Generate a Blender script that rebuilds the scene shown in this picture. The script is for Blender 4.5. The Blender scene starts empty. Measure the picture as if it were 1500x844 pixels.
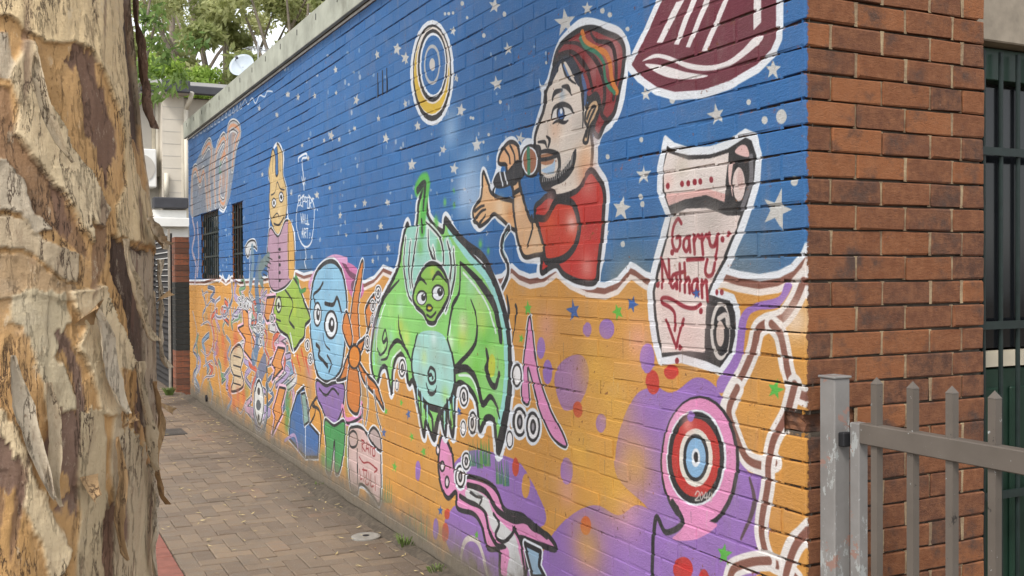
import bpy, bmesh, math, random
import numpy as np
from mathutils import Vector, Matrix

scene = bpy.context.scene
# ------------------------------------------------------------------ camera
EYE = Vector((-2.369, -2.594, 1.77))
FPX, CX, CY = 1500.0, 750.0, 422.0            # photograph 1500 x 844
_yaw = math.atan2(0.4448, 0.8956)
_pitch = math.radians(-0.69)
_f0 = Vector((math.sin(_yaw), math.cos(_yaw), 0)); _r0 = Vector((math.cos(_yaw), -math.sin(_yaw), 0)); _u0 = Vector((0, 0, 1))
FWD = (_f0 * math.cos(_pitch) + _u0 * math.sin(_pitch)).normalized()
_up = (_u0 * math.cos(_pitch) - _f0 * math.sin(_pitch))
RGT = (_r0 - 0.0052 * _up).normalized(); UPV = (_up + 0.0052 * _r0).normalized()
cam_data = bpy.data.cameras.new('camera'); cam = bpy.data.objects.new('camera', cam_data)
scene.collection.objects.link(cam); scene.camera = cam
cam_data.sensor_width = 36.0; cam_data.lens = 36.0 * FPX / 1500.0
cam_data.clip_start = 0.05; cam_data.clip_end = 600
cam.matrix_world = Matrix(((RGT.x, UPV.x, -FWD.x, EYE.x), (RGT.y, UPV.y, -FWD.y, EYE.y), (RGT.z, UPV.z, -FWD.z, EYE.z), (0, 0, 0, 1)))

# ------------------------------------------------------------------ sky and sun (bright overcast)
SUN_EL, SUN_AZ = math.radians(52), math.radians(238)      # azimuth clockwise from +Y
world = bpy.data.worlds.new('World'); scene.world = world; world.use_nodes = True
_n = world.node_tree.nodes; _l = world.node_tree.links
_sky = _n.new('ShaderNodeTexSky'); _sky.sky_type = 'NISHITA'; _sky.sun_disc = False
_sky.sun_elevation = SUN_EL; _sky.sun_rotation = SUN_AZ
_sky.air_density = 1.0; _sky.dust_density = 1.0; _sky.ozone_density = 1.0
_hsv = _n.new('ShaderNodeHueSaturation'); _hsv.inputs['Saturation'].default_value = 0.18    # overcast: nearly white
_l.new(_sky.outputs[0], _hsv.inputs['Color'])
_l.new(_hsv.outputs[0], _n['Background'].inputs[0]); _n['Background'].inputs[1].default_value = 0.15
_sd = bpy.data.lights.new('sun', 'SUN'); _sd.energy = 1.5; _sd.angle = math.radians(14); _sd.color = (1.0, 0.95, 0.88)
_so = bpy.data.objects.new('sun', _sd); scene.collection.objects.link(_so)
_d = Vector((math.sin(SUN_AZ) * math.cos(SUN_EL), math.cos(SUN_AZ) * math.cos(SUN_EL), math.sin(SUN_EL)))
_so.rotation_euler = _d.to_track_quat('Z', 'Y').to_euler(); _so.location = _d * 30
vs = scene.view_settings; vs.view_transform = 'Standard'; vs.look = 'None'; vs.gamma = 1.0; vs.exposure = 1.0
try: vs.use_curve_mapping = False
except Exception: pass

# ------------------------------------------------------------------ pixel helpers (a pixel gives a direction only)
def ray(px, py):
    return FWD * FPX + RGT * (px - CX) + UPV * (CY - py)
def at_depth(px, py, d):
    return EYE + ray(px, py) * (d / FPX)
def on_x(px, py, x=0.0):
    v = ray(px, py); return EYE + v * ((x - EYE.x) / v.x)
def on_y(px, py, y=0.0):
    v = ray(px, py); return EYE + v * ((y - EYE.y) / v.y)
def ground(y): return 0.0075 * (y - 3.0)
WALL_LEN, WALL_TOP = 12.5, 3.74
# ------------------------------------------------------------------ the mural: drawn as flat paint, in metres on the wall
TS = 325.0; TW, TH = 4096, 1248; TZ0 = -0.1
CAN = np.zeros((TH, TW, 3), np.float32)
_F = np.array(FWD) * FPX; _R = np.array(RGT); _U = np.array(UPV); _E = np.array(EYE)
CROPS = {'man': (680, 20, 3.835), 'cap': (900, 0, 3.838), 'scr': (930, 180, 3.835), 'ali': (530, 240, 3.516), 'eye': (570, 0, 4.219),
         'rab': (270, 100, 2.637), 'blu': (270, 380, 2.483), 'cro': (630, 600, 3.46), 'scl': (490, 560, 2.97), 'bal': (940, 570, 3.081),
         'chr': (740, 440, 3.835), 'top': (550, 0, 2.306), 'mid': (360, 60, 2.482), 'low': (550, 400, 2.306), 'far': (260, 500, 4.22), 'win': (260, 160, 3.014), 'px': (0, 0, 1.0)}
def tex(K, pts):
    ox, oy, s = CROPS[K]; p = np.asarray(pts, float)
    x = ox + p[:, 0] / s; y = oy + p[:, 1] / s
    v = _F[None] + _R[None] * (x - CX)[:, None] + _U[None] * (CY - y)[:, None]
    t = (0.0 - _E[0]) / v[:, 0]
    return np.stack([(_E[1] + v[:, 1] * t) * TS, (_E[2] + v[:, 2] * t - TZ0) * TS], 1)
def spline(p, closed, n=7):
    p = np.asarray(p, float); m = len(p)
    if m < 3: return p
    out = []; t = np.linspace(0, 1, n, endpoint=False)[:, None]
    for i in range(m if closed else m - 1):
        if closed: a, b, c, d = p[(i - 1) % m], p[i], p[(i + 1) % m], p[(i + 2) % m]
        else: a, b, c, d = p[max(i - 1, 0)], p[i], p[i + 1], p[min(i + 2, m - 1)]
        out.append(0.5 * (2 * b + (c - a) * t + (2 * a - 5 * b + 4 * c - d) * t ** 2 + (3 * b - a - 3 * c + d) * t ** 3))
    if not closed: out.append(p[-1:])
    return np.concatenate(out)
def col(c): return np.array(c, np.float32) / 255.0
def blend(y0, y1, x0, x1, m, c, a=1.0):
    if m.size == 0: return
    mm = (m * a)[..., None]; CAN[y0:y1, x0:x1] = CAN[y0:y1, x0:x1] * (1 - mm) + col(c) * mm
def fillmask(t):
    x0 = max(int(t[:, 0].min()) - 1, 0); x1 = min(int(t[:, 0].max()) + 2, TW); y0 = max(int(t[:, 1].min()) - 1, 0); y1 = min(int(t[:, 1].max()) + 2, TH)
    if x1 <= x0 or y1 <= y0: return None
    ss = 2 if (x1 - x0) * (y1 - y0) < 300000 else 1
    w, h = (x1 - x0) * ss, (y1 - y0) * ss
    q = (t - [x0, y0]) * ss; inside = np.zeros((h, w), bool); xs = np.arange(w) + 0.5
    for i in range(len(q)):
        ax, ay = q[i]; bx, by = q[(i + 1) % len(q)]
        if ay > by: ax, ay, bx, by = bx, by, ax, ay
        r0 = max(int(math.ceil(ay - 0.5)), 0); r1 = min(int(math.ceil(by - 0.5)), h)
        if r1 <= r0: continue
        xc = ax + (np.arange(r0, r1) + 0.5 - ay) * (bx - ax) / (by - ay)
        inside[r0:r1] ^= xs[None] > xc[:, None]
    m = inside.astype(np.float32)
    if ss == 2: m = m.reshape(h // 2, 2, w // 2, 2).mean((1, 3))
    return y0, y1, x0, x1, m
def poly(K, pts, c, smooth=True, a=1.0):
    t = tex(K, pts)
    if smooth: t = spline(t, True)
    r = fillmask(t)
    if r: blend(*r, c, a)
    return r
def linemask(t, w, soft=0.6):
    w = np.interp(np.linspace(0, 1, len(t)), np.linspace(0, 1, len(w)), w)
    mw = w.max() / 2 + soft + 2
    x0 = max(int(t[:, 0].min() - mw), 0); x1 = min(int(t[:, 0].max() + mw) + 2, TW); y0 = max(int(t[:, 1].min() - mw), 0); y1 = min(int(t[:, 1].max() + mw) + 2, TH)
    if x1 <= x0 or y1 <= y0: return None
    m = np.zeros((y1 - y0, x1 - x0), np.float32)
    for i in range(len(t) - 1):
        a, b = t[i], t[i + 1]; r = max(w[i], w[i + 1]) / 2 + soft + 1
        u0 = max(int(min(a[0], b[0]) - r), x0); u1 = min(int(max(a[0], b[0]) + r) + 2, x1); v0 = max(int(min(a[1], b[1]) - r), y0); v1 = min(int(max(a[1], b[1]) + r) + 2, y1)
        if u1 <= u0 or v1 <= v0: continue
        gx = np.arange(u0, u1)[None] + 0.5 - a[0]; gy = np.arange(v0, v1)[:, None] + 0.5 - a[1]
        d = b - a; L = max(d @ d, 1e-9); k = np.clip((gx * d[0] + gy * d[1]) / L, 0, 1)
        dist = np.hypot(gx - k * d[0], gy - k * d[1]); hw = (w[i] + (w[i + 1] - w[i]) * k) / 2
        s = m[v0 - y0:v1 - y0, u0 - x0:u1 - x0]; np.maximum(s, np.clip((hw - dist) / (2 * soft) + 0.5, 0, 1), out=s)
    return y0, y1, x0, x1, m
BK, WH = (42, 40, 42), (222, 226, 232)
LW = {'ali': 1.4, 'blu': 1.35, 'cro': 1.35, 'rab': 1.3, 'scl': 1.25, 'man': 1.12}
def line(K, pts, w=2.2, c=BK, closed=False, smooth=True, soft=0.6, a=1.0):
    t = tex(K, pts)
    if smooth and len(t) > 2: t = spline(t, closed)
    if closed: t = np.concatenate([t, t[:1]])
    w = np.atleast_1d(np.array(w, float)) * TS / 100 * LW.get(K, 1.0)
    r = linemask(t, w, soft)
    if r: blend(*r, c, a)
def oval(cx, cy, rx, ry, n=28):
    k = np.linspace(0, 2 * math.pi, n, endpoint=False); return np.stack([cx + rx * np.cos(k), cy + ry * np.sin(k)], 1)
def ell(K, cx, cy, rx, ry, c, a=1.0): poly(K, oval(cx, cy, rx, ry), c, False, a)
def ring(K, cx, cy, rx, ry, w, c): line(K, oval(cx, cy, rx, ry), w, c, True, False)
def shape(K, pts, c, bw=2.2, ww=0.0, smooth=True):
    if ww: line(K, pts, bw + 2 * ww, WH, True, smooth)
    poly(K, pts, c, smooth)
    if bw: line(K, pts, bw, BK, True, smooth)
def spray(K, x, y, r, c, a=0.6):                      # soft spray spot, r in cm on the wall
    t = tex(K, [(x, y)])[0]; R = r * TS / 100
    x0 = max(int(t[0] - 2.2 * R), 0); x1 = min(int(t[0] + 2.2 * R), TW); y0 = max(int(t[1] - 2.2 * R), 0); y1 = min(int(t[1] + 2.2 * R), TH)
    if x1 <= x0 or y1 <= y0: return
    g = np.exp(-((np.arange(x0, x1)[None] - t[0]) ** 2 + (np.arange(y0, y1)[:, None] - t[1]) ** 2) / (R * R) * 1.3).astype(np.float32)
    blend(y0, y1, x0, x1, g, c, a)
prng = random.Random(4)
def star(K, x, y, rx, ry, c, rot=None):
    rot = prng.uniform(-0.35, 0.35) if rot is None else rot
    pts = []
    for i in range(10):
        r = (1.0 if i % 2 == 0 else 0.42) * prng.uniform(0.85, 1.15); k = rot + math.pi * i / 5
        pts.append((x + rx * r * math.sin(k), y - ry * r * math.cos(k)))
    poly(K, pts, c, False)
def bubble(K, x, y, rx, ry, core=True):
    ell(K, x, y, rx * 1.28, ry * 1.22, WH); ell(K, x, y, rx, ry, BK); ell(K, x, y, rx * 0.74, ry * 0.78, (232, 230, 230))
    if core: ell(K, x, y, rx * 0.42, ry * 0.5, BK); ell(K, x, y, rx * 0.18, ry * 0.26, (150, 145, 150))
BLUE, ORA, PUR, PNK, GRN, MAR, SKIN, BRN = (42, 102, 164), (206, 146, 66), (148, 108, 180), (222, 140, 186), (96, 190, 70), (108, 42, 56), (230, 190, 150), (132, 84, 70)
STAR = (188, 184, 178)
CAN[:] = col(BLUE)
# soft tone changes in the blue sprayed ground
for _ in range(60):
    spray('px', prng.uniform(280, 1180), prng.uniform(0, 400), prng.uniform(15, 50), prng.choice([(36, 92, 150), (54, 114, 174), (46, 106, 168)]), 0.35)
WAVE = [(262, 411), (300, 411), (322, 404), (331, 411), (341, 404), (352, 411), (380, 408), (431, 396), (445, 402), (456, 399), (500, 404), (520, 414), (534, 413), (548, 406), (561, 390), (575, 396), (600, 405), (650, 412), (700, 412), (735, 404),
        (749, 389), (760, 399), (776, 405), (797, 401), (815, 387), (835, 404), (860, 415), (886, 418), (905, 410), (923, 388), (930, 391), (945, 402), (965, 408), (1000, 409), (1040, 400), (1060, 396), (1081, 402), (1112, 407), (1140, 402), (1160, 392), (1177, 372), (1186, 350)]
poly('px', WAVE + [(1230, 360), (1230, 1300), (900, 1300), (262, 620)], ORA, False)
for _ in range(70):
    spray('px', prng.uniform(290, 1180), prng.uniform(440, 820), prng.uniform(10, 36), prng.choice([(196, 134, 56), (214, 156, 72), (200, 140, 70)]), 0.4)
def shifted(dz): return [(x, y + dz * (x - 5) / 1175 * 444 / 100) for x, y in WAVE]
line('px', shifted(2.5), 3.4, BRN, False, False); line('px', WAVE, 2.6, WH, False, False); line('px', shifted(5.2), 2.4, (226, 214, 206), False, False)
# ---- stars and dots on the blue
for x, y, r in [(60, 118, 14), (165, 40, 13), (190, 205, 14), (112, 268, 9), (155, 195, 11), (250, 200, 12), (328, 190, 9), (402, 215, 20), (478, 50, 16), (548, 30, 20), (582, 70, 17), (326, 105, 14), (310, 345, 20), (284, 362, 10), (340, 358, 11),
                (482, 282, 13), (508, 352, 17), (580, 230, 15), (395, 318, 11), (226, 428, 11), (258, 560, 15), (432, 590, 15), (343, 635, 14), (516, 588, 13), (492, 672, 12), (305, 535, 10), (398, 600, 9), (518, 752, 15), (600, 455, 18), (625, 310, 17), (718, 395, 13),
                (758, 465, 18), (780, 255, 20), (838, 385, 20), (765, 135, 15), (364, 706, 9), (462, 800, 11), (205, 380, 9), (60, 486, 9), (165, 555, 9), (150, 195, 12), (48, 245, 12), (115, 270, 10)]:
    star('mid', x, y, r * 0.62, r * 1.15, STAR)
for x, y, r in [(402, 20, 26), (640, 75, 44), (715, 28, 24), (447, 165, 22), (408, 283, 27), (288, 372, 22), (342, 488, 26), (265, 570, 20), (122, 555, 20), (488, 468, 20), (912, 318, 24), (1152, 388, 36), (905, 590, 33), (832, 705, 40), (1340, 235, 36), (1356, 710, 68), (35, 470, 16), (72, 165, 22), (100, 195, 20), (262, 105, 16), (228, 505, 15), (18, 765, 12), (40, 685, 12), (780, 785, 14), (143, 425, 16)]:
    star('top', x, y, r * 0.8, r * 1.05, (196, 194, 190))
for x, y, r in [(1313, 406, 12), (1370, 394, 22), (1260, 345, 9), (1002, 338, 11), (1035, 332, 6), (898, 472, 8), (785, 530, 8), (1414, 612, 15), (895, 665, 9), (902, 690, 9), (835, 825, 9), (766, 36, 9), (790, 50, 8), (435, 48, 8), (365, 120, 7), (850, 98, 7), (1125, 830, 7),
                (235, 47, 5), (247, 46, 5), (261, 44, 5), (310, 60, 5), (420, 345, 6), (322, 398, 5), (330, 400, 5), (292, 12, 7), (575, 212, 5), (365, 480, 5), (382, 455, 5), (300, 640, 5)]:
    ell('top', x, y, r * 0.85, r * 1.15, (190, 190, 188))
for _ in range(110):
    ell('px', prng.uniform(395, 800), prng.uniform(60, 385), prng.uniform(0.9, 1.8), prng.uniform(2, 4.5), (160, 172, 192), prng.uniform(0.5, 0.95))
for x, y, r in [(660, 190, 14), (690, 260, 22), (680, 290, 15), (700, 300, 12)]: spray('px', x, y, r, (190, 205, 225), 0.55)
# ---- bullseye moon
ell('eye', 265, 450, 135, 327, WH); ell('eye', 265, 450, 120, 300, BK); ell('eye', 265, 440, 112, 275, (226, 222, 216))
ell('eye', 262, 450, 108, 256, (214, 176, 52)); ell('eye', 268, 405, 100, 238, (226, 216, 206)); ell('eye', 268, 405, 92, 226, BK); ell('eye', 270, 402, 82, 200, WH); ell('eye', 272, 402, 74, 184, BLUE)
ring('eye', 265, 400, 46, 114, 2.2, (178, 178, 180)); ell('eye', 266, 400, 17, 40, (196, 190, 184))
# ---- maroon cap shape, upper corner
CAPO = [(275, -20), (180, 190), (95, 365), (140, 420), (240, 490), (340, 517), (500, 505), (650, 452), (800, 362), (880, 280), (908, 215), (910, -20)]
line('cap', CAPO, 6.5, WH, True, False); poly('cap', CAPO, MAR, False)
for q in [[(345, 12), (392, -4), (268, 240), (235, 240)], [(432, -8), (462, -8), (362, 252), (334, 250)], [(508, -8), (540, -8), (426, 268), (402, 266)], [(618, -8), (645, -8), (518, 290), (487, 288)], [(782, -8), (826, -8), (826, 125), (782, 170)]]:
    poly('cap', q, (226, 220, 220), False)
poly('cap', [(155, 345), (220, 305), (290, 310), (400, 350), (520, 368), (630, 345), (720, 280), (780, 215), (832, 200), (826, 232), (740, 310), (640, 375), (520, 398), (420, 388), (330, 350), (240, 325)], (226, 220, 220))
poly('cap', [(170, 360), (280, 370), (400, 405), (525, 426), (430, 446), (320, 440), (240, 410)], (226, 220, 220))
# ---- man singing into a microphone ('man' crop, lower half continues past 844)
HEAD = [(640, 72), (705, 62), (790, 88), (862, 118), (900, 180), (912, 240), (896, 330), (884, 430), (860, 540), (815, 610), (765, 655), (735, 745), (728, 850), (755, 905), (786, 960), (795, 1060), (785, 1190), (775, 1330), (750, 1440), (730, 1510), (640, 1505), (560, 1465), (520, 1415), (480, 1430), (425, 1455),
        (425, 1380), (335, 1365), (310, 1320), (285, 1215), (200, 1145), (165, 1120), (90, 1195), (55, 1165), (48, 1115), (95, 1040), (105, 890), (150, 1005), (165, 960), (190, 880), (195, 800), (235, 735), (275, 725), (310, 775), (345, 735), (390, 735), (395, 680), (420, 600), (445, 520), (452, 440), (478, 380), (498, 300), (520, 215), (555, 155)]
line('man', HEAD, 5.5, WH, True)
poly('man', [(418, 361), (430, 400), (465, 400), (440, 450), (425, 420)], WH)
poly('man', [(330, 940), (420, 930), (440, 1000), (360, 1040), (320, 1010)], BLUE)
shape('man', [(510, 290), (480, 380), (456, 450), (446, 540), (420, 610), (396, 690), (398, 745), (425, 765), (425, 900), (445, 975), (500, 1000), (520, 1030), (600, 1010), (650, 975), (705, 880), (720, 760), (700, 600), (660, 420), (600, 260)], (226, 212, 198), 2.2)
spray('man', 600, 560, 10, (232, 216, 204), 0.7); spray('man', 680, 820, 9, (222, 172, 130), 0.8); spray('man', 510, 650, 7, (226, 170, 130), 0.5); spray('man', 650, 640, 7, (170, 160, 152), 0.5); spray('man', 680, 900, 8, (214, 160, 120), 0.7)
shape('man', [(500, 290), (518, 212), (560, 155), (640, 95), (720, 80), (800, 110), (868, 142), (898, 205), (890, 320), (862, 460), (840, 560), (790, 620), (755, 690), (725, 640), (760, 520), (740, 455), (695, 480), (665, 420), (650, 340), (600, 255), (540, 238)], (138, 46, 48), 2.4)
spray('man', 830, 220, 9, (190, 160, 156), 0.6); spray('man', 730, 310, 6, (176, 130, 128), 0.6); spray('man', 735, 690, 5, (190, 170, 168), 0.6)
for q, w in [([(520, 230), (600, 215), (660, 270), (700, 340), (720, 430)], (1.2, 2.5, 2.0)), ([(560, 165), (640, 170), (720, 240), (770, 330), (790, 450), (770, 560)], (1, 2.5, 2.2)), ([(700, 90), (740, 150), (820, 170), (850, 250), (850, 380), (835, 480)], (1, 2.4, 2)), ([(800, 600), (770, 560), (790, 480)], 2)]: line('man', q, w, (48, 28, 30))
line('man', [(660, 105), (682, 160), (740, 198), (790, 220), (820, 290), (828, 370), (856, 440)], 2.6, (206, 120, 48)); line('man', [(648, 132), (678, 185), (745, 222), (782, 280), (795, 380), (842, 446)], 1.8, (52, 120, 92))
poly('man', [(505, 300), (560, 240), (620, 262), (645, 340), (655, 410), (630, 390), (590, 300), (555, 265), (520, 330), (480, 410), (475, 390)], (46, 52, 66)); line('man', [(550, 262), (575, 350), (628, 395)], (2, 1.6, .6)); line('man', [(560, 290), (590, 360)], 1.2, (84, 120, 168)); line('man', [(660, 350), (680, 420), (675, 500)], 2.6, (74, 100, 146)); line('man', [(650, 340), (660, 440), (668, 560), (665, 640)], (2.5, 1.5, .8))
shape('man', [(678, 600), (690, 530), (715, 490), (745, 482), (756, 525), (735, 590), (705, 640), (692, 720), (668, 715), (690, 640)], (206, 170, 130), 1.5); line('man', [(690, 590), (715, 530), (735, 530), (700, 610), (685, 690)], 1.4)
poly('man', [(490, 590), (505, 535), (550, 512), (595, 530), (608, 556), (575, 600), (530, 612)], (226, 220, 214)); ell('man', 541, 562, 24, 44, (40, 44, 58)); ell('man', 541, 566, 16, 30, (70, 110, 170)); ell('man', 545, 548, 7, 16, WH)
line('man', [(486, 592), (503, 532), (550, 510), (592, 524), (612, 558)], (.8, 2.4, 1)); line('man', [(496, 618), (525, 602), (560, 612), (582, 600)], (.6, 2, .6)); line('man', [(492, 490), (508, 445), (548, 430)], (.6, 2.6, 1.4)); line('man', [(548, 410), (580, 415), (602, 458)], (1, 2.6, .6)); spray('man', 550, 460, 3, (150, 172, 194), 0.7)
line('man', [(459, 688), (478, 712), (470, 752)], (.6, 2.2, 1.2)); line('man', [(412, 722), (450, 722), (462, 750)], (1, 1.8, .8)); line('man', [(452, 440), (460, 480), (446, 545), (418, 612), (396, 690), (396, 742)], 1.8)
poly('man', [(425, 800), (470, 785), (520, 792), (500, 815), (520, 830), (470, 850), (430, 842)], (176, 124, 92)); line('man', [(420, 822), (470, 815), (515, 800)], 1.8); line('man', [(420, 780), (470, 772), (525, 795), (535, 860), (520, 905)], (1.5, 2.6, 2.4)); poly('man', [(432, 880), (490, 850), (510, 820), (505, 890), (470, 900)], (170, 196, 222))
poly('man', [(424, 900), (470, 925), (530, 900), (590, 830), (620, 760), (630, 800), (610, 880), (560, 940), (500, 970), (462, 992), (438, 970)], (40, 40, 44))
for i in range(16): line('man', [(438 + i * 11, 945 - i * 2 - max(0, i - 7) * 8), (446 + i * 11, 905 - i * 3 - max(0, i - 7) * 9)], .5, (180, 176, 172))
shape('man', [(400, 1087), (430, 1057), (470, 1022), (520, 1032), (600, 1012), (650, 977), (708, 882), (760, 937), (782, 987), (786, 1070), (780, 1170), (770, 1290), (755, 1410), (735, 1508), (640, 1505), (560, 1465), (520, 1415), (480, 1428), (435, 1455), (432, 1370), (412, 1270), (396, 1160)], (188, 46, 38), 2.6)
for x, y, r, c in [(700, 960, 8, (206, 130, 120)), (690, 1420, 7, (222, 160, 150)), (640, 1240, 12, (206, 60, 44)), (480, 1060, 6, (200, 140, 134)), (700, 1200, 10, (176, 40, 36))]: spray('man', x, y, r, c, 0.65)
shape('man', [(405, 1150), (460, 1147), (510, 1058), (560, 1052), (612, 1070), (640, 1147), (642, 1220), (620, 1307), (570, 1367), (505, 1392), (455, 1387), (440, 1307), (412, 1190)], (198, 60, 40), 3.2); spray('man', 605, 1180, 6, (232, 190, 180), 0.8); spray('man', 480, 1180, 7, (216, 90, 50), 0.6)
shape('man', [(105, 890), (132, 950), (150, 1005), (200, 1037), (275, 1057), (300, 1100), (290, 1217), (200, 1147), (165, 1127), (130, 1167), (88, 1195), (72, 1177), (55, 1165), (47, 1117), (62, 1077), (92, 1037), (100, 970)], (226, 178, 128), 2.0); spray('man', 200, 1090, 6, (236, 206, 170), 0.8); spray('man', 260, 1130, 5, (216, 140, 80), 0.7)
for q in [[(58, 1110), (90, 1085), (112, 1078)], [(62, 1150), (95, 1110), (122, 1100)], [(85, 1180), (120, 1130)]]: line('man', q, (2, 1))
shape('man', [(250, 917), (300, 917), (315, 977), (335, 1057), (370, 1157), (400, 1167), (430, 1247), (446, 1342), (400, 1357), (340, 1367), (310, 1307), (290, 1217), (275, 1097), (272, 990)], (224, 176, 130), 2.2); spray('man', 300, 1080, 5, (238, 206, 172), .8); spray('man', 400, 1290, 7, (230, 196, 160), .7); line('man', [(378, 1140), (380, 1220), (352, 1312)], (2, 1)); line('man', [(278, 1010), (318, 985)], 2.4)
shape('man', [(190, 827), (205, 777), (240, 730), (272, 722), (302, 750), (312, 817), (310, 887), (292, 947), (256, 950), (242, 897), (232, 850), (200, 845)], (222, 168, 122), 2.0); line('man', [(225, 760), (250, 800), (255, 840)], 1.4); line('man', [(255, 740), (280, 790), (285, 830)], 1.4)
shape('man', [(300, 830), (335, 900), (250, 960), (190, 975), (165, 950), (190, 900), (240, 895)], (52, 52, 56), 1.4); line('man', [(200, 895), (215, 965)], 1.2, WH); line('man', [(225, 890), (240, 955)], 1.2, WH)
ell('man', 372, 828, 58, 96, (50, 46, 48)); ell('man', 367, 828, 44, 80, WH); ell('man', 367, 828, 37, 70, (160, 104, 76)); line('man', [(360, 765), (362, 890)], 3, (60, 130, 96)); line('man', [(175, 965), (160, 1000), (170, 1030)], 1.5)
line('man', [(250, 1205), (215, 1265), (210, 1330), (240, 1400), (242, 1470), (205, 1555)], 5, WH); line('man', [(250, 1205), (215, 1265), (210, 1330), (240, 1400), (242, 1470), (205, 1555)], (3.2, 2.4, 2.8)); line('man', [(240, 1225), (222, 1270), (218, 1325), (235, 1370)], .7, (150, 186, 190))
# ---- big scroll ('scr' crop, continues past 844)
SO = [(168, 88), (215, 128), (300, 155), (420, 150), (520, 118), (620, 52), (672, 75), (702, 180), (690, 320), (650, 470), (600, 620), (540, 760), (470, 900), (440, 955), (480, 955), (552, 980), (582, 1060), (587, 1200), (562, 1310), (520, 1372), (478, 1402), (400, 1372), (260, 1332), (142, 1347), (110, 1250), (85, 1100), (76, 950), (100, 830), (150, 640), (186, 520), (132, 380), (135, 250)]
line('scr', SO, 2.5, WH, True, False); poly('scr', SO, WH, False)
SI = [(178, 128), (225, 165), (300, 182), (420, 178), (520, 146), (622, 82), (655, 100), (680, 185), (668, 315), (628, 460), (575, 610), (505, 780), (445, 890), (418, 965), (480, 985), (535, 1000), (560, 1065), (565, 1195), (540, 1290), (478, 1375), (400, 1340), (260, 1300), (155, 1318), (130, 1240), (108, 1100), (98, 950), (122, 830), (175, 640), (205, 520), (155, 380), (158, 250)]
poly('scr', SI, BK, False)
poly('scr', [(180, 165), (300, 208), (420, 200), (525, 168), (500, 445), (400, 405), (280, 430), (192, 465), (165, 380), (160, 250)], (222, 210, 204), False); poly('scr', [(172, 400), (280, 390), (400, 370), (505, 400), (500, 445), (400, 405), (280, 430), (192, 465)], (214, 164, 158), False); spray('scr', 260, 250, 6, (196, 184, 170), .7); spray('scr', 190, 330, 4, (224, 180, 170), .6)
poly('scr', [(560, 165), (590, 128), (625, 130), (640, 185), (610, 190)], (220, 180, 176)); poly('scr', [(525, 240), (548, 225), (540, 330), (548, 420), (528, 330)], (218, 184, 178)); ell('scr', 582, 345, 34, 96, (216, 196, 190)); ell('scr', 590, 320, 18, 60, (206, 176, 170)); line('scr', [(650, 190), (650, 320), (600, 480)], 2.2, (110, 108, 112))
poly('scr', [(208, 522), (290, 482), (400, 478), (520, 522), (595, 520), (560, 610), (490, 770), (430, 890), (402, 965), (390, 1290), (300, 1282), (152, 1292), (145, 1240), (122, 1100), (112, 950), (136, 830), (186, 640)], (224, 208, 202), False)
for x, y, r, c in [(300, 1180, 14, (216, 176, 170)), (250, 560, 10, (190, 184, 178)), (420, 560, 9, (178, 168, 160)), (170, 1000, 8, (220, 186, 178)), (330, 1000, 10, (232, 220, 214))]: spray('scr', x, y, r, c, .55)
ell('scr', 480, 1170, 56, 165, (206, 198, 192)); ell('scr', 486, 1170, 46, 140, BK); ell('scr', 478, 1185, 24, 72, (206, 186, 176)); line('scr', [(470, 1100), (510, 1080), (520, 1140)], 2, (200, 190, 184))
RED = (146, 34, 48)
for x, y in [(185, 355), (265, 343), (300, 340), (335, 333), (368, 330), (430, 320), (370, 1058), (252, 1262), (237, 1337), (525, 625), (495, 655), (210, 728), (460, 952), (490, 952), (128, 910)]: ell('scr', x, y, 11, 18, RED)
for q in [[(262, 565), (243, 540), (217, 590), (210, 670), (230, 718), (255, 685), (250, 642), (232, 645)], [(303, 645), (282, 650), (274, 695), (290, 722), (305, 690), (304, 640), (312, 724)], [(330, 632), (337, 735)], [(336, 665), (350, 632), (366, 645)], [(374, 630), (384, 738)], [(380, 662), (398, 630), (412, 645)], [(415, 622), (425, 685), (447, 690), (460, 632)], [(466, 628), (462, 700), (450, 765)], [(290, 770), (380, 764)],
          [(152, 925), (148, 762)], [(148, 762), (192, 895)], [(192, 895), (187, 770)], [(226, 850), (208, 860), (202, 905), (216, 925), (228, 890), (228, 850), (234, 930)], [(248, 795), (252, 940)], [(226, 848), (268, 838)], [(275, 790), (281, 950)], [(280, 895), (298, 872), (308, 955)], [(345, 882), (325, 890), (320, 935), (334, 958), (348, 920), (347, 880), (356, 965)], [(372, 885), (378, 980)], [(377, 915), (398, 890), (408, 1000)], [(402, 770), (392, 830), (405, 860), (432, 850), (445, 790)],
          [(365, 1020), (330, 1042), (270, 1030), (200, 988), (156, 985), (152, 1012), (200, 1040), (225, 1080), (222, 1165)], [(175, 1110), (205, 1190), (230, 1262)], [(275, 1105), (250, 1180), (230, 1262)]]: line('scr', q, 1.6, RED)
# ---- purple and brown lattice near the corner
poly('px', [(905, 640), (930, 580), (960, 568), (985, 575), (1020, 553), (1052, 572), (1080, 640), (1095, 690), (1125, 705), (1120, 820), (1080, 850), (960, 850), (958, 760), (905, 700)], PUR); poly('px', [(650, 770), (668, 740), (700, 745), (760, 800), (790, 844), (690, 850), (660, 810)], PUR)
poly('px', [(660, 690), (690, 660), (750, 672), (775, 700), (800, 760), (770, 775), (720, 740), (680, 720)], PUR); poly('px', [(1160, 420), (1140, 450), (1110, 455), (1095, 470), (1085, 530), (1060, 575), (1050, 560), (1075, 520), (1085, 465), (1105, 445), (1140, 435), (1150, 415)], PUR)
poly('px', [(790, 850), (800, 800), (830, 760), (870, 740), (905, 755), (935, 740), (970, 770), (975, 850)], PUR); poly('px', [(812, 560), (822, 530), (850, 520), (862, 548), (850, 590), (825, 600)], PUR, a=.8)
def lattice(K, q): line(K, q, 7.2, (226, 220, 216)); line(K, q, 3.0, BRN)
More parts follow.
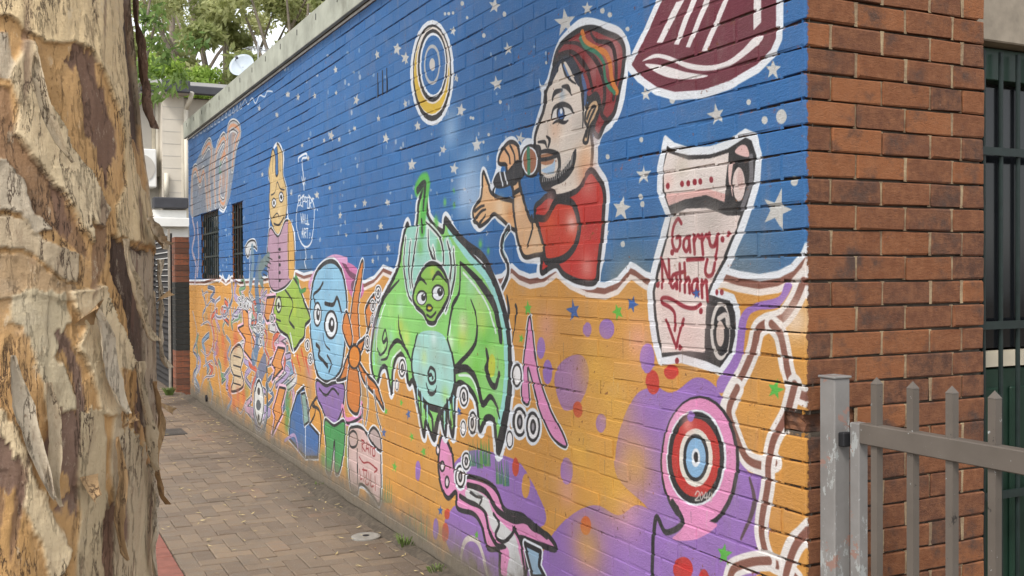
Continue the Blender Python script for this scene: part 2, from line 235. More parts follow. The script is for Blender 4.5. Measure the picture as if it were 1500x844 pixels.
lattice('scr', [(945, 890), (900, 1000), (830, 1097), (740, 1127), (690, 1170), (660, 1287), (600, 1417), (540, 1527), (505, 1620)]); lattice('scr', [(770, 1130), (812, 1180), (832, 1250), (862, 1410), (905, 1507), (960, 1540)])
lattice('bal', [(432, -5), (392, 100), (425, 210), (470, 310), (540, 345), (600, 330)]); lattice('bal', [(690, -20), (655, 110), (595, 230), (572, 340), (570, 420), (548, 560), (540, 660), (575, 770), (650, 810), (700, 860)]); lattice('bal', [(770, 640), (690, 695), (650, 790)]); lattice('bal', [(390, 870), (415, 810), (500, 780), (575, 775)])
lattice('px', [(1150, 845), (1165, 800), (1190, 770)]); spray('px', 1165, 470, 8, (232, 214, 200), .7); star('scr', 790, 1500, 48, 60, (84, 176, 62)); star('bal', 372, 745, 34, 58, (84, 176, 62))
line('px', [(670, 850), (680, 795), (700, 795), (715, 845)], 3.4, (216, 206, 198))
# ---- concentric disc with a pink border
ell('bal', 262, 330, 178, 300, BK); ell('bal', 258, 325, 166, 284, PNK); spray('bal', 170, 180, 7, (236, 190, 214), .7); ell('bal', 245, 310, 135, 218, WH); ell('bal', 243, 310, 127, 208, BK); ell('bal', 243, 310, 108, 178, (190, 50, 44)); ell('bal', 243, 310, 76, 132, (222, 216, 206)); ell('bal', 243, 310, 58, 108, BK); ell('bal', 243, 310, 45, 90, (132, 176, 214)); ell('bal', 243, 310, 20, 42, WH); ell('bal', 243, 308, 11, 24, BK); spray('bal', 210, 160, 4, (230, 150, 140), .7)
for q in [[(240, 478), (248, 462), (258, 466), (256, 482), (240, 502), (260, 502)], [(262, 482), (270, 466), (276, 482), (268, 502), (262, 484)], [(288, 466), (280, 490), (298, 488)], [(294, 470), (292, 506)], [(308, 466), (302, 490), (318, 488)], [(316, 470), (312, 508)]]: line('bal', q, .5, (206, 200, 194))
poly('px', [(985, 735), (1000, 770), (985, 790), (1020, 790), (1050, 770), (1030, 760), (1010, 745)], PNK); line('px', [(985, 735), (1000, 765), (975, 780), (960, 760), (955, 850)], 2.4); line('px', [(1098, 700), (1105, 740), (1085, 790)], (1, 2.4, 1), (90, 70, 76))
# ---- stars and spots on the orange
for x, y, rx, ry, c in [(840, 455, 10, 16, (52, 92, 160)), (926, 446, 9, 14, (52, 92, 160)), (773, 452, 7, 12, (96, 180, 60)), (905, 457, 8, 13, (96, 180, 60)), (764, 496, 4, 8, (96, 180, 60)), (598, 607, 4, 9, (52, 92, 160)), (562, 634, 4, 8, (52, 92, 160)), (645, 748, 4, 8, (52, 92, 160)), (672, 603, 4, 8, (52, 92, 160)), (620, 662, 4, 9, (96, 180, 60)), (578, 684, 4, 9, (96, 180, 60)), (603, 640, 4, 7, (96, 180, 60)), (588, 590, 3, 7, (96, 180, 60)), (565, 603, 4, 6, (96, 180, 60)), (698, 784, 3, 6, (96, 180, 60)), (1020, 430, 6, 9, (52, 92, 160))]: star('px', x, y, rx, ry, c)
for x, y, rx, ry, c in [(956, 560, 10, 18, (196, 56, 44)), (983, 545, 10, 11, (196, 56, 44)), (1000, 834, 14, 18, (190, 46, 44)), (1030, 850, 8, 16, (190, 46, 44)), (755, 684, 5, 14, (196, 70, 44)), (655, 753, 4, 8, (196, 70, 44)), (652, 780, 5, 14, (196, 70, 44)), (860, 483, 6, 11, PUR), (888, 482, 11, 15, PUR), (792, 510, 6, 16, PUR), (802, 545, 7, 18, PUR), (948, 525, 11, 22, PUR), (612, 690, 4, 15, PUR), (638, 775, 4, 16, PUR), (770, 712, 6, 18, ORA), (1012, 610, 5, 8, PUR), (880, 620, 8, 14, PUR), (830, 690, 9, 20, PUR), (846, 600, 7, 12, (196, 70, 44)), (905, 800, 12, 20, PUR), (858, 770, 8, 14, (196, 70, 44))]: ell('px', x, y, rx, ry, c)
for x, y in [(870, 540), (900, 590), (850, 660), (900, 720), (860, 800), (930, 680)]: spray('px', x, y, 16, (216, 164, 64), .7)
for x, y in [(800, 480), (935, 500), (830, 720), (920, 760)]: spray('px', x, y, 10, (226, 160, 190), .4)
# pink spikes and border left of the disc
shape('px', [(776, 463), (768, 520), (764, 580), (775, 590), (773, 540), (780, 560), (790, 600), (808, 640), (828, 655), (826, 640), (806, 600), (790, 555), (782, 510)], PNK, 1.4, .8)
# ---- the pink jaw with white teeth
shape('cro', [(40, 280), (60, 400), (90, 450), (130, 420), (140, 500), (220, 530), (260, 590), (290, 700), (350, 720), (360, 850), (480, 850), (480, 700), (460, 650), (630, 710), (600, 640), (520, 600), (470, 540), (380, 510), (340, 420), (290, 370), (200, 340), (130, 340), (110, 220), (60, 130)], PNK, 2.2, 0)
line('cro', [(190, 385), (250, 400), (290, 430), (340, 510), (420, 560), (480, 560), (540, 600), (590, 640)], 2.8); line('cro', [(150, 440), (200, 470), (250, 490), (280, 530), (300, 620), (340, 690), (380, 690)], 2.4)
poly('cro', [(185, 400), (240, 415), (290, 455), (320, 530), (380, 590), (430, 640), (450, 720), (470, 850), (390, 850), (400, 720), (350, 660), (310, 600), (285, 520), (230, 470), (180, 445)], (206, 206, 206)); line('cro', [(320, 530), (350, 580), (330, 640), (370, 670), (410, 640), (430, 600)], 1.6); line('cro', [(200, 420), (230, 440), (260, 450), (250, 480)], 1.2); line('cro', [(420, 600), (460, 680), (480, 850)], 1.8)
shape('cro', [(480, 680), (560, 720), (550, 790), (580, 850), (520, 850)], (150, 178, 200), 2, 1, False)
for x, y, rx, ry in [(152, 340, 26, 60), (182, 262, 22, 46)]: bubble('cro', x, y, rx, ry)
for x, y, rx, ry in [(38, 205, 12, 30), (60, 288, 15, 30), (84, 368, 13, 34)]: ell('cro', x, y, rx, ry, BK); ell('cro', x, y, rx * .5, ry * .6, (226, 210, 216))
for x, y in [(250, 250), (290, 240), (215, 240), (350, 330), (385, 340), (270, 230)]:
    for k in range(4): line('cro', [(x + k * 8 - 12, y + 40), (x + k * 9 - 18 + prng.uniform(-6, 6), y - 60 - prng.uniform(0, 50))], (1.6, .3), prng.choice([(60, 120, 70), (84, 150, 60), (50, 110, 90)]), a=.8)
# ---- green horned alien ('ali' crop, continues past 844)
shape('ali', [(235, 310), (205, 420), (185, 540), (110, 690), (70, 800), (50, 930), (48, 1030), (75, 1130), (100, 1055), (128, 1055), (152, 1180), (160, 1060), (185, 985), (218, 1000), (240, 1130), (262, 1120), (290, 1240), (318, 1400), (330, 1330), (372, 1420), (400, 1300), (430, 1400), (440, 1270), (470, 1400), (486, 1150), (540, 1150), (588, 1220), (608, 1370), (640, 1310), (682, 1330), (700, 1490), (742, 1340), (766, 1150), (765, 1000), (745, 830), (700, 660), (640, 560), (560, 470), (480, 370), (430, 285), (415, 350), (345, 280), (322, 130), (292, 205), (285, 300), (258, 420)], (134, 204, 106), 2.6, 2.0)
for x, y, r, c in [(90, 830, 9, (150, 206, 120)), (150, 760, 8, (160, 210, 120)), (200, 840, 7, (190, 200, 70)), (560, 760, 12, (130, 200, 90)), (640, 900, 12, (84, 180, 60)), (520, 900, 8, (190, 206, 70)), (460, 920, 5, (226, 236, 220)), (590, 1050, 9, (110, 190, 60)), (150, 900, 6, (150, 214, 190)), (600, 700, 10, (176, 216, 130)), (670, 1000, 9, (170, 214, 110)), (560, 620, 8, (160, 214, 170)), (110, 960, 8, (176, 220, 150)), (230, 900, 7, (206, 214, 100)), (620, 820, 9, (190, 214, 96)), (540, 980, 8, (150, 206, 110)), (700, 1150, 8, (150, 210, 150)), (520, 820, 7, (220, 232, 190)), (200, 740, 7, (170, 218, 170))]: spray('ali', x, y, r, c, .7)
for q in [[(520, 560), (590, 640), (650, 740), (690, 870)], [(120, 720), (80, 850), (74, 960)], [(200, 960), (160, 1000), (150, 1040)], [(500, 1090), (560, 1100), (600, 1190)], [(460, 760), (450, 880)]]: line('ali', q, 1.1, (214, 232, 222))
line('ali', [(450, 340), (540, 470), (630, 570), (690, 690), (730, 840), (742, 1000), (735, 1180), (710, 1330)], 3.2, (150, 212, 206)); line('ali', [(85, 800), (62, 930), (62, 1030)], 1.6, (150, 212, 206)); line('ali', [(430, 290), (520, 400), (620, 480), (670, 580), (715, 700), (752, 850), (762, 1000), (756, 1180), (725, 1340), (695, 1470)], (3.6, 3.6, 2.6))
line('ali', [(505, 510), (560, 560), (620, 630), (680, 730), (708, 850), (715, 910)], (1.5, 4.2, 3)); line('ali', [(505, 510), (500, 660), (465, 740), (440, 880)], (1, 2.4, 1.4)); line('ali', [(190, 600), (110, 700), (72, 830)], (1, 2.4, 1)); line('ali', [(560, 700), (590, 800), (580, 930), (500, 1030), (480, 1050)], (.8, 2.2, 2.6)); line('ali', [(188, 780), (195, 870), (245, 1000)], (.6, 1.8, 1.2))
poly('ali', [(285, 890), (258, 1000), (262, 1090), (292, 1180), (345, 1250), (400, 1270), (450, 1235), (476, 1150), (470, 1020), (440, 920), (400, 870), (330, 860)], (158, 208, 198)); spray('ali', 320, 1000, 6, (196, 210, 110), .5); spray('ali', 430, 1190, 6, (160, 210, 110), .7); spray('ali', 370, 900, 5, (226, 240, 240), .6); line('ali', [(285, 880), (258, 1000), (262, 1090), (292, 1180), (345, 1250), (400, 1268)], (1.4, 2.6, 3)); line('ali', [(440, 900), (472, 1020), (478, 1140), (450, 1230), (390, 1310), (370, 1420)], (1.4, 2.8, 2.4)); line('ali', [(320, 1250), (360, 1310), (366, 1400)], 2.2)
line('ali', [(340, 1080), (352, 1050), (375, 1070), (375, 1120), (352, 1130), (340, 1100), (355, 1085), (362, 1105)], 1.6); line('ali', [(330, 1130), (345, 1180), (372, 1180), (385, 1145)], (.8, 2.2, .8)); line('ali', [(128, 890), (118, 855), (105, 900), (112, 920), (128, 900), (125, 950), (95, 985), (78, 950)], (1, 2.2, 1)); line('ali', [(660, 1040), (640, 960), (648, 1020), (640, 1060), (665, 1130), (690, 1145), (705, 1080)], (1, 3.4, 2)); ell('ali', 668, 1040, 18, 60, (186, 196, 60))
line('ali', [(480, 1065), (540, 1055), (590, 1120), (620, 1235), (660, 1200), (690, 1240), (710, 1310)], (3.4, 3, 1)); line('ali', [(100, 1010), (130, 1000), (145, 950), (185, 910), (230, 960), (250, 1010)], (1, 2.4, 1.6))
for i, (x, y) in enumerate([(275, 1190), (300, 1240), (325, 1300), (415, 1330), (440, 1280), (462, 1250)]): line('ali', [(x, y - 60), (x + 6, y + 60)], (2, .5)); line('ali', [(x + 10, y - 50), (x + 12, y + 40)], (1.6, .4), (160, 206, 220))
poly('ali', [(235, 330), (215, 450), (222, 640), (262, 705), (280, 600), (320, 535), (362, 508), (410, 532), (440, 600), (452, 690), (482, 560), (472, 440), (436, 370), (405, 420), (350, 300), (320, 255), (290, 320)], (150, 206, 190)); spray('ali', 300, 430, 6, (110, 190, 90), .8); spray('ali', 400, 430, 6, (100, 186, 80), .8)
for q in [[(225, 380), (215, 500), (225, 600), (240, 680), (270, 720)], [(250, 400), (240, 520), (250, 640)], [(290, 330), (270, 450), (255, 580), (265, 650)], [(340, 340), (345, 430), (380, 510), (365, 430)], [(330, 300), (400, 380), (420, 470), (415, 525), (385, 510)], [(440, 400), (460, 500), (450, 620)], [(470, 440), (478, 560), (455, 680), (430, 760)]]: line('ali', q, 3.2, (214, 226, 220)); line('ali', q, (.8, 1.8, .8))
line('ali', [(285, 130), (310, 90), (335, 95), (325, 170), (318, 230), (312, 340)], 7, (84, 180, 74), soft=4); line('ali', [(288, 135), (312, 105), (325, 110), (318, 200), (315, 240)], (4, 3, 1.4), (40, 52, 44)); line('ali', [(308, 290), (312, 350)], 2); 
for x, y, r in [(427, 200, 2.6), (474, 215, 2), (474, 140, 1.6), (610, 415, 2.6), (650, 450, 2), (380, 290, 3), (385, 310, 3)]: spray('ali', x, y, r, (96, 190, 80), .9)
shape('ali', [(262, 690), (278, 620), (318, 540), (362, 512), (410, 538), (440, 600), (446, 680), (420, 740), (388, 790), (372, 820), (340, 815), (318, 770), (280, 735)], (136, 190, 76), 2.0, .6); spray('ali', 365, 560, 4, (196, 206, 70), .7)
for x, y, rx, ry, p in [(308, 690, 29, 40, 318), (392, 664, 33, 44, 402)]: ell('ali', x, y, rx, ry, BK); ell('ali', x, y + 3, rx * .8, ry * .8, WH); ell('ali', p, y - 3, rx * .42, ry * .5, BK); ell('ali', p + 3, y - 14, 3, 6, WH)
line('ali', [(272, 640), (300, 592), (332, 620)], (1, 2, .8)); line('ali', [(362, 600), (395, 562), (435, 610)], (1, 2.2, .8)); ell('ali', 347, 742, 18, 22, BK); ell('ali', 347, 742, 10, 9, (206, 190, 60)); line('ali', [(335, 778), (355, 790), (380, 765)], 1.2)
for x, y, rx, ry, k in [(208, 1052, 18, 48, 1), (180, 1140, 9, 28, 0), (525, 1200, 22, 52, 1), (570, 1335, 22, 60, 1), (522, 1362, 14, 40, 0), (798, 1090, 26, 62, 0), (812, 1330, 36, 78, 1), (880, 1355, 36, 80, 1), (760, 1420, 18, 46, 0), (85, 680, 13, 38, 1), (58, 720, 11, 30, 1), (52, 800, 7, 18, 0), (28, 930, 12, 40, 1)]: bubble('ali', x, y, rx, ry, k)
line('ali', [(745, 680), (755, 760), (748, 840)], (1, 2.4, .8)); line('ali', [(790, 730), (795, 770), (775, 920)], (1.6, 1.4, .5))
# crowded older pieces at the far end, one over another
crng = random.Random(8)
for i in range(70):
    x, y = crng.uniform(284, 432), crng.uniform(425, 610); c = crng.choice([(196, 150, 176), (120, 150, 178), (206, 206, 206), (110, 150, 110), (206, 96, 66), (170, 150, 190), (206, 184, 140), (90, 110, 140)]); n = crng.randint(3, 5); h = crng.uniform(10, 34)
    q = [(x + crng.uniform(-9, 9) * (x - 200) / 180, y + (k / n - .5) * 2 * h + crng.uniform(-5, 5)) for k in range(n + 1)]
    if y + h > 585 + (x - 280) * .66: continue
    w = crng.uniform(3, 8); line('px', q, w + 2.4, (210, 208, 208)); line('px', q, w + .6, (74, 70, 80)); line('px', q, (w * .6, w, w * .4), c)
for i in range(60):
    x, y = crng.uniform(284, 560), crng.uniform(430, 650); spray('px', x, y, crng.uniform(5, 14), crng.choice([(206, 92, 60), (96, 140, 86), (150, 120, 160), (214, 160, 90), (120, 130, 150), (200, 150, 170)]), .45)
# ---- blue face, purple body, orange starfish, fish ('blu' crop)
poly('blu', [(560, 5), (620, 25), (648, 85), (650, 130), (620, 150), (595, 110), (580, 60)], (196, 110, 160)); line('blu', [(575, 5), (600, 50), (625, 70), (610, 100), (640, 130)], 3.4, (110, 60, 90)); line('blu', [(465, 120), (455, 90), (490, 30), (540, -5), (590, 5)], 4, (206, 150, 190))
shape('blu', [(470, 75), (500, 22), (540, 8), (572, 45), (588, 120), (590, 190), (580, 340), (560, 420), (520, 447), (485, 420), (465, 320), (456, 200)], (136, 186, 214), 2.8, 1.2)
for x, y, r, c in [(520, 80, 14, (120, 172, 206)), (560, 300, 10, (160, 204, 224)), (500, 300, 8, (112, 160, 200)), (540, 400, 8, (130, 180, 210))]: spray('blu', x, y, r, c, .6)
for x, y, rx, ry in [(484, 200, 15, 46), (533, 238, 25, 54)]: ell('blu', x, y, rx, ry, BK); ell('blu', x, y, rx * .78, ry * .82, (216, 222, 226)); ell('blu', x + 2, y, rx * .42, ry * .5, BK); ell('blu', x + 3, y - 6, rx * .15, ry * .2, WH)
line('blu', [(476, 160), (470, 130), (490, 110), (505, 85)], 2); line('blu', [(512, 160), (540, 165), (555, 140), (570, 190)], 2.6); line('blu', [(480, 310), (492, 325), (488, 350), (505, 370), (520, 390)], 2.8); line('blu', [(520, 350), (535, 380), (525, 410)], 1.8); line('blu', [(505, 270), (512, 310), (530, 330)], 1.2)
shape('blu', [(480, 440), (515, 460), (540, 450), (580, 455), (575, 540), (550, 600), (520, 590), (500, 540), (482, 500)], (138, 106, 166), 2, .8); line('blu', [(490, 470), (515, 495), (540, 470), (560, 490)], 1.6); line('blu', [(482, 500), (465, 530), (490, 550), (498, 620), (490, 700)], 2.2); line('blu', [(575, 540), (590, 590), (640, 570), (645, 530)], 5, PNK); line('blu', [(575, 545), (590, 595), (640, 575), (648, 530)], 1.8)
shape('blu', [(510, 585), (545, 605), (582, 590), (580, 690), (565, 770), (548, 770), (546, 660), (534, 770), (516, 765), (515, 680)], (72, 150, 84), 1.8, 1)
for q in [[(600, 290), (612, 150), (640, 20), (650, 25), (632, 180), (635, 300)], [(630, 310), (665, 270), (660, 180), (700, 120), (690, 170), (670, 250), (640, 340)], [(600, 320), (575, 250), (590, 190), (610, 280)], [(600, 340), (570, 420), (555, 440), (590, 430), (612, 390)], [(600, 390), (590, 480), (598, 540), (630, 560), (640, 480), (625, 390)], [(630, 370), (665, 420), (700, 460), (725, 545), (690, 490), (650, 440)]]: shape('blu', q, (206, 122, 52), 1.8, .9)
ell('blu', 618, 355, 24, 46, BK); ell('blu', 618, 355, 18, 38, (218, 130, 40))
for q in [[(660, 430), (668, 520), (660, 600)], [(690, 480), (700, 560), (715, 620)], [(645, 540), (650, 600)]]: line('blu', q, 2.6, WH); line('blu', q, 1.2)
for x, y, rx, ry in [(705, 120, 10, 24), (685, 168, 9, 22), (683, 218, 6, 15), (665, 300, 8, 24)]: bubble('blu', x, y, rx, ry)
shape('blu', [(330, 140), (345, 90), (372, 42), (410, 85), (420, 110), (440, 165), (457, 215), (440, 240), (436, 280), (420, 300), (395, 330), (375, 280), (345, 255), (326, 200)], (150, 182, 70), 2.4, 1.2); line('blu', [(375, 45), (410, 70), (420, 115), (440, 110)], 3, (72, 140, 70)); ell('blu', 343, 165, 11, 32, BK); ell('blu', 343, 165, 8, 24, (206, 214, 190)); ell('blu', 343, 168, 4, 12, BK); line('blu', [(365, 110), (395, 160), (380, 220), (400, 250), (385, 230)], 1.8); line('blu', [(330, 215), (350, 225)], 1.5); spray('blu', 400, 180, 7, (190, 200, 60), .6); line('blu', [(385, 270), (400, 350)], 2, WH)
for x, y in [(447, 312), (458, 362)]: bubble('blu', x, y, 8, 20)
for x, y in [(410, 350), (440, 360), (390, 370), (425, 330)]: line('blu', [(x, y), (x + 14, y + 60)], (3, .6), (206, 74, 46))
def bolt(q): line('blu', q, 5.5, (230, 186, 206), True, False); poly('blu', q, (214, 140, 70), False); line('blu', q, 1.8, BK, True, False)
bolt([(300, 140), (330, 135), (315, 200), (330, 215), (300, 225), (290, 205)]); bolt([(210, 170), (232, 195), (235, 250), (255, 300), (245, 370), (215, 330), (222, 290), (195, 250), (215, 240)]); bolt([(340, 320), (366, 325), (352, 375), (358, 395), (320, 440), (330, 400), (318, 380)]); bolt([(345, 465), (368, 470), (352, 535), (356, 560), (318, 640), (330, 570), (322, 550)])
shape('blu', [(385, 570), (410, 490), (435, 465), (450, 530), (455, 600), (490, 640), (485, 720), (440, 720), (380, 650)], (62, 104, 160), 2, 1.2, False); shape('blu', [(425, 490), (440, 485), (452, 590), (436, 605)], (130, 160, 150), 1.6, .6, False); line('blu', [(440, 605), (440, 720)], 1.2, WH); line('blu', [(365, 660), (400, 640), (415, 700)], 2.4, (176, 150, 196)); line('blu', [(455, 600), (475, 560), (468, 520), (450, 560)], 1.6)
for x, y in [(375, 560), (372, 600), (378, 520), (505, 730), (595, 700), (600, 760)]: spray('blu', x, y, 9, (70, 140, 74), .7)
# spray-can figure and tower further along
line('blu', [(250, 360), (262, 330), (270, 200), (262, 90), (275, 10)], 13, (96, 122, 150)); line('blu', [(268, 620), (258, 540), (268, 440), (290, 380)], 16, (110, 116, 140)); line('blu', [(300, 400), (300, 560), (280, 640)], 5, (60, 84, 96))
shape('blu', [(270, 440), (285, 480), (288, 540), (275, 600), (258, 560), (255, 490)], (212, 212, 206), 2.4, 1.2); ell('blu', 270, 480, 5, 14, BK); ell('blu', 269, 530, 9, 20, (86, 92, 96)); ell('blu', 270, 575, 4, 12, BK)
for q in [[(240, 130), (258, 200), (244, 300), (270, 420)], [(280, 60), (290, 150), (275, 260), (290, 330)], [(248, 420), (240, 520), (250, 600), (275, 630), (300, 560)], [(300, 420), (310, 480), (330, 440)]]: line('blu', q, 2.6, (206, 212, 216)); line('blu', q, 1.1)
for x, y in [(275, 215), (282, 255), (268, 250), (277, 300), (318, 215)]: bubble('blu', x, y, 7, 17)
shape('blu', [(170, 340), (200, 310), (215, 350), (205, 400), (215, 460), (170, 480), (180, 430), (168, 390)], (206, 184, 150), 2.2, 1.2); 
for y in (350, 385, 420, 450): line('blu', [(178, y), (205, y + 8)], 1.4)
for x, y in [(195, 500), (165, 480), (215, 500), (180, 530), (120, 330), (150, 360), (140, 300), (185, 290)]: spray('blu', x, y, 13, (206, 92, 56), .7)
for x, y in [(90, 470), (120, 520), (140, 560), (70, 520)]: spray('blu', x, y, 16, (120, 130, 90), .5)
for q in [[(65, 130), (85, 120), (80, 170), (100, 150), (95, 210)], [(60, 240), (90, 230), (105, 300), (85, 350), (60, 330)], [(70, 390), (100, 370), (110, 420), (75, 430), (60, 470)], [(30, 190), (45, 260), (40, 340), (55, 420)], [(120, 390), (128, 460), (145, 560)], [(190, 540), (205, 560), (225, 520), (215, 590)]]: line('blu', q, 2.4, (200, 196, 204)); line('blu', q, .9, (96, 92, 100))
spray('blu', 85, 340, 12, (206, 120, 120), .5)
for q in [[(130, 140), (112, 160), (115, 205), (135, 210), (132, 190)], [(142, 175), (140, 205), (152, 205), (152, 178), (142, 175)], [(160, 150), (163, 210)], [(172, 180), (174, 212)], [(182, 180), (180, 205), (194, 205), (194, 180)]]: line('blu', q, 4.2, (190, 190, 200)); line('blu', q, 1.6, (110, 110, 124))
for x, y in [(200, 150), (212, 140), (222, 155), (230, 170), (205, 165), (218, 170)]: bubble('blu', x, y, 6, 13)
# ---- small scroll near the ground
shape('scl', [(62, 220), (85, 195), (120, 200), (150, 240), (185, 280), (200, 310), (198, 520), (170, 500), (135, 455), (108, 445), (100, 480), (75, 470), (62, 380)], (206, 176, 170), 1.8, 1.6); shape('scl', [(62, 235), (80, 212), (98, 230), (95, 275), (70, 280)], (196, 170, 165), 1.6); shape('scl', [(150, 240), (165, 200), (185, 210), (200, 250), (198, 300)], (180, 160, 156), 1.8, 1); line('scl', [(98, 290), (100, 440)], 1.2)
for q in [[(118, 250), (120, 300)], [(118, 252), (130, 258), (120, 276), (132, 300)], [(136, 300), (142, 262), (150, 306)], [(138, 288), (147, 290)], [(148, 270), (162, 282)], [(155, 276), (156, 312)], [(166, 288), (166, 318), (176, 318), (174, 290), (166, 288)], [(108, 325), (125, 350), (150, 350), (185, 380)], [(172, 392), (186, 380), (170, 368)], [(108, 380), (112, 420), (120, 420)], [(125, 375), (128, 430)], [(140, 390), (136, 440), (150, 440), (148, 392)], [(158, 400), (158, 450), (170, 452)], [(176, 410), (178, 470)], [(120, 380), (140, 385)]]: line('scl', q, 1.0, (150, 40, 44))
for x in range(205, 250, 6): line('scl', [(x, 520), (x + prng.uniform(-6, 6), 400 + prng.uniform(0, 60))], (1.6, .5), (70, 130, 80), a=.7)
for x in range(310, 400, 8): line('scl', [(x, 690), (x + prng.uniform(-8, 4), 540 + prng.uniform(0, 80))], (2, .4), prng.choice([(70, 140, 80), (100, 150, 60)]), a=.8)
# ---- rabbit-eared figure, speech bubble, letters at the far end ('rab' crop)
line('rab', [(330, 720), (328, 600), (335, 470), (325, 400), (345, 310), (365, 295), (382, 340), (380, 410), (395, 470), (400, 580), (425, 640), (425, 800)], 3, WH)
shape('rab', [(330, 440), (325, 400), (340, 315), (350, 340), (352, 410), (362, 405), (360, 330), (358, 290), (378, 330), (380, 410), (392, 460), (396, 540), (380, 610), (362, 645), (340, 610), (328, 540)], (206, 176, 120), 1.6); spray('rab', 365, 560, 7, (224, 204, 166), .6); spray('rab', 380, 480, 5, (190, 140, 80), .5)
for x, y, rx, ry in [(346, 520, 9, 20), (374, 498, 10, 22)]: ell('rab', x, y, rx, ry, BK); ell('rab', x, y, rx * .75, ry * .75, WH); ell('rab', x, y, rx * .4, ry * .45, BK)
line('rab', [(335, 490), (350, 480), (358, 440), (370, 465), (386, 470)], 1.2); line('rab', [(345, 600), (365, 605), (385, 575)], 1.6); line('rab', [(340, 580), (358, 560), (366, 580)], 1); line('rab', [(342, 330), (340, 400)], .9); line('rab', [(368, 330), (370, 400)], .9)
shape('rab', [(330, 620), (362, 650), (390, 590), (415, 610), (425, 700), (420, 800), (380, 850), (335, 850), (320, 740)], (176, 140, 160), 1.6, .8); poly('rab', [(400, 600), (418, 620), (424, 790), (402, 800)], (206, 160, 84)); line('rab', [(400, 600), (402, 800)], 1.2); line('rab', [(362, 650), (365, 850)], 1)
for i in range(5): ell('rab', 368, 700 + i * 30, 4, 7, BK)
line('rab', [(325, 730), (290, 780), (300, 830)], 9, (110, 130, 130)); 
for i in range(6): line('rab', [(322 - i * 5, 730 + i * 16), (340 - i * 5, 740 + i * 16)], 1)
shape('rab', [(235, 700), (250, 670), (272, 668), (280, 700), (270, 690), (255, 700), (245, 730)], (206, 208, 210), 1.6, 1); line('rab', [(262, 700), (265, 760), (255, 840)], 10, (110, 140, 160)); line('rab', [(255, 705), (250, 840)], 1.6, WH)
line('rab', [(440, 360), (442, 345), (470, 330), (472, 345), (456, 350), (455, 380), (460, 420), (462, 470)], 1.5, (216, 220, 228)); line('rab', [(453, 420), (460, 450), (466, 425)], 1.4, (216, 220, 228)); line('rab', [(462, 490), (440, 520), (432, 590), (445, 660), (468, 690), (490, 670), (500, 600), (500, 530), (480, 490)], 1.3, (216, 220, 228)); line('rab', [(465, 690), (470, 730), (464, 745), (470, 775)], 1.2, (216, 220, 228))
def letters(K, s, x, y, w, h, gap, lw, c, slope=0.0):
    F = {'S': [[(1, 0), (0, .1), (0, .45), (1, .55), (1, .9), (0, 1)]], 'U': [[(0, 0), (0, .9), (1, 1), (1, 0)]], 'P': [[(0, 1), (0, 0), (1, .1), (1, .45), (0, .5)]], 'O': [[(0, 0), (0, 1), (1, 1), (1, 0), (0, 0)]], 'R': [[(0, 1), (0, 0), (1, .1), (1, .45), (0, .5), (1, 1)]], 'T': [[(0, 0), (1, 0)], [(.5, 0), (.5, 1)]], 'W': [[(0, 0), (.25, 1), (.5, .4), (.75, 1), (1, 0)]], 'A': [[(0, 1), (.5, 0), (1, 1)], [(.2, .6), (.8, .6)]], 'L': [[(0, 0), (0, 1), (1, 1)]], '.': [[(.4, .9), (.6, 1)]]}
    for i, ch in enumerate(s):
        for q in F.get(ch, []): line(K, [(x + i * gap + a * w, y + i * gap * slope + b * h) for a, b in q], lw, c, False, False)
letters('rab', 'SUPPORT..', 441, 490, 6.5, 42, 8.6, .9, (222, 226, 232), .25); letters('rab', 'WALL', 450, 562, 6.5, 36, 8.6, .9, (222, 226, 232), .2); letters('rab', 'ART..', 454, 618, 6.5, 36, 8.6, .9, (222, 226, 232), .1)
line('rab', [(225, 140), (235, 120), (245, 140), (262, 115), (275, 135), (290, 105), (310, 110), (320, 90), (340, 90)], 1.2, (196, 206, 222)); 
for x in range(30, 225, 14): line('rab', [(x, 290 - x * .62), (x + 6, 268 - x * .62), (x + 9, 284 - x * .62), (x + 3, 288 - x * .62)], 1.6, (180, 194, 214))
GR, OG = (176, 172, 172), (206, 146, 110)
poly('rab', [(22, 565), (28, 420), (60, 330), (95, 280), (120, 310), (160, 255), (195, 212), (220, 245), (200, 330), (188, 420), (165, 530), (120, 545), (70, 560)], (150, 148, 152), a=.8)
for x, y in [(60, 430), (110, 380), (150, 430), (190, 270), (90, 500)]: spray('rab', x, y, 16, (206, 150, 116), .6)
for q in [[(30, 560), (30, 420), (45, 390), (60, 440), (75, 400), (90, 540)], [(70, 330), (95, 290), (105, 330), (95, 420), (100, 530)], [(120, 520), (115, 400), (125, 320), (150, 270), (160, 300), (140, 360), (160, 330), (165, 420), (155, 520), (135, 500), (140, 420)], [(165, 320), (170, 240), (190, 220), (212, 245), (195, 300), (185, 380)]]: line('rab', q, 12, (206, 206, 206)); line('rab', q, 9, (60, 62, 70)); line('rab', q, 7, GR); line('rab', q, 3, OG)
line('rab', [(142, 360), (134, 400), (142, 400)], 3, (90, 140, 120))
for q in [[(30, 580), (40, 640), (30, 700), (45, 760), (40, 830)], [(50, 600), (55, 700), (50, 800)]]: line('rab', q, 5, (206, 190, 200)); line('rab', q, 1.4, (120, 100, 120))
for x in (135, 160, 185): line('rab', [(x - 12, 800), (x, 825), (x + 12, 800)], 2, WH)
line('rab', [(135, 545), (150, 555), (162, 535)], 2, WH)
for _ in range(30): ell('rab', prng.uniform(140, 240), prng.uniform(380, 800), 2, 5, (176, 186, 200), .6)
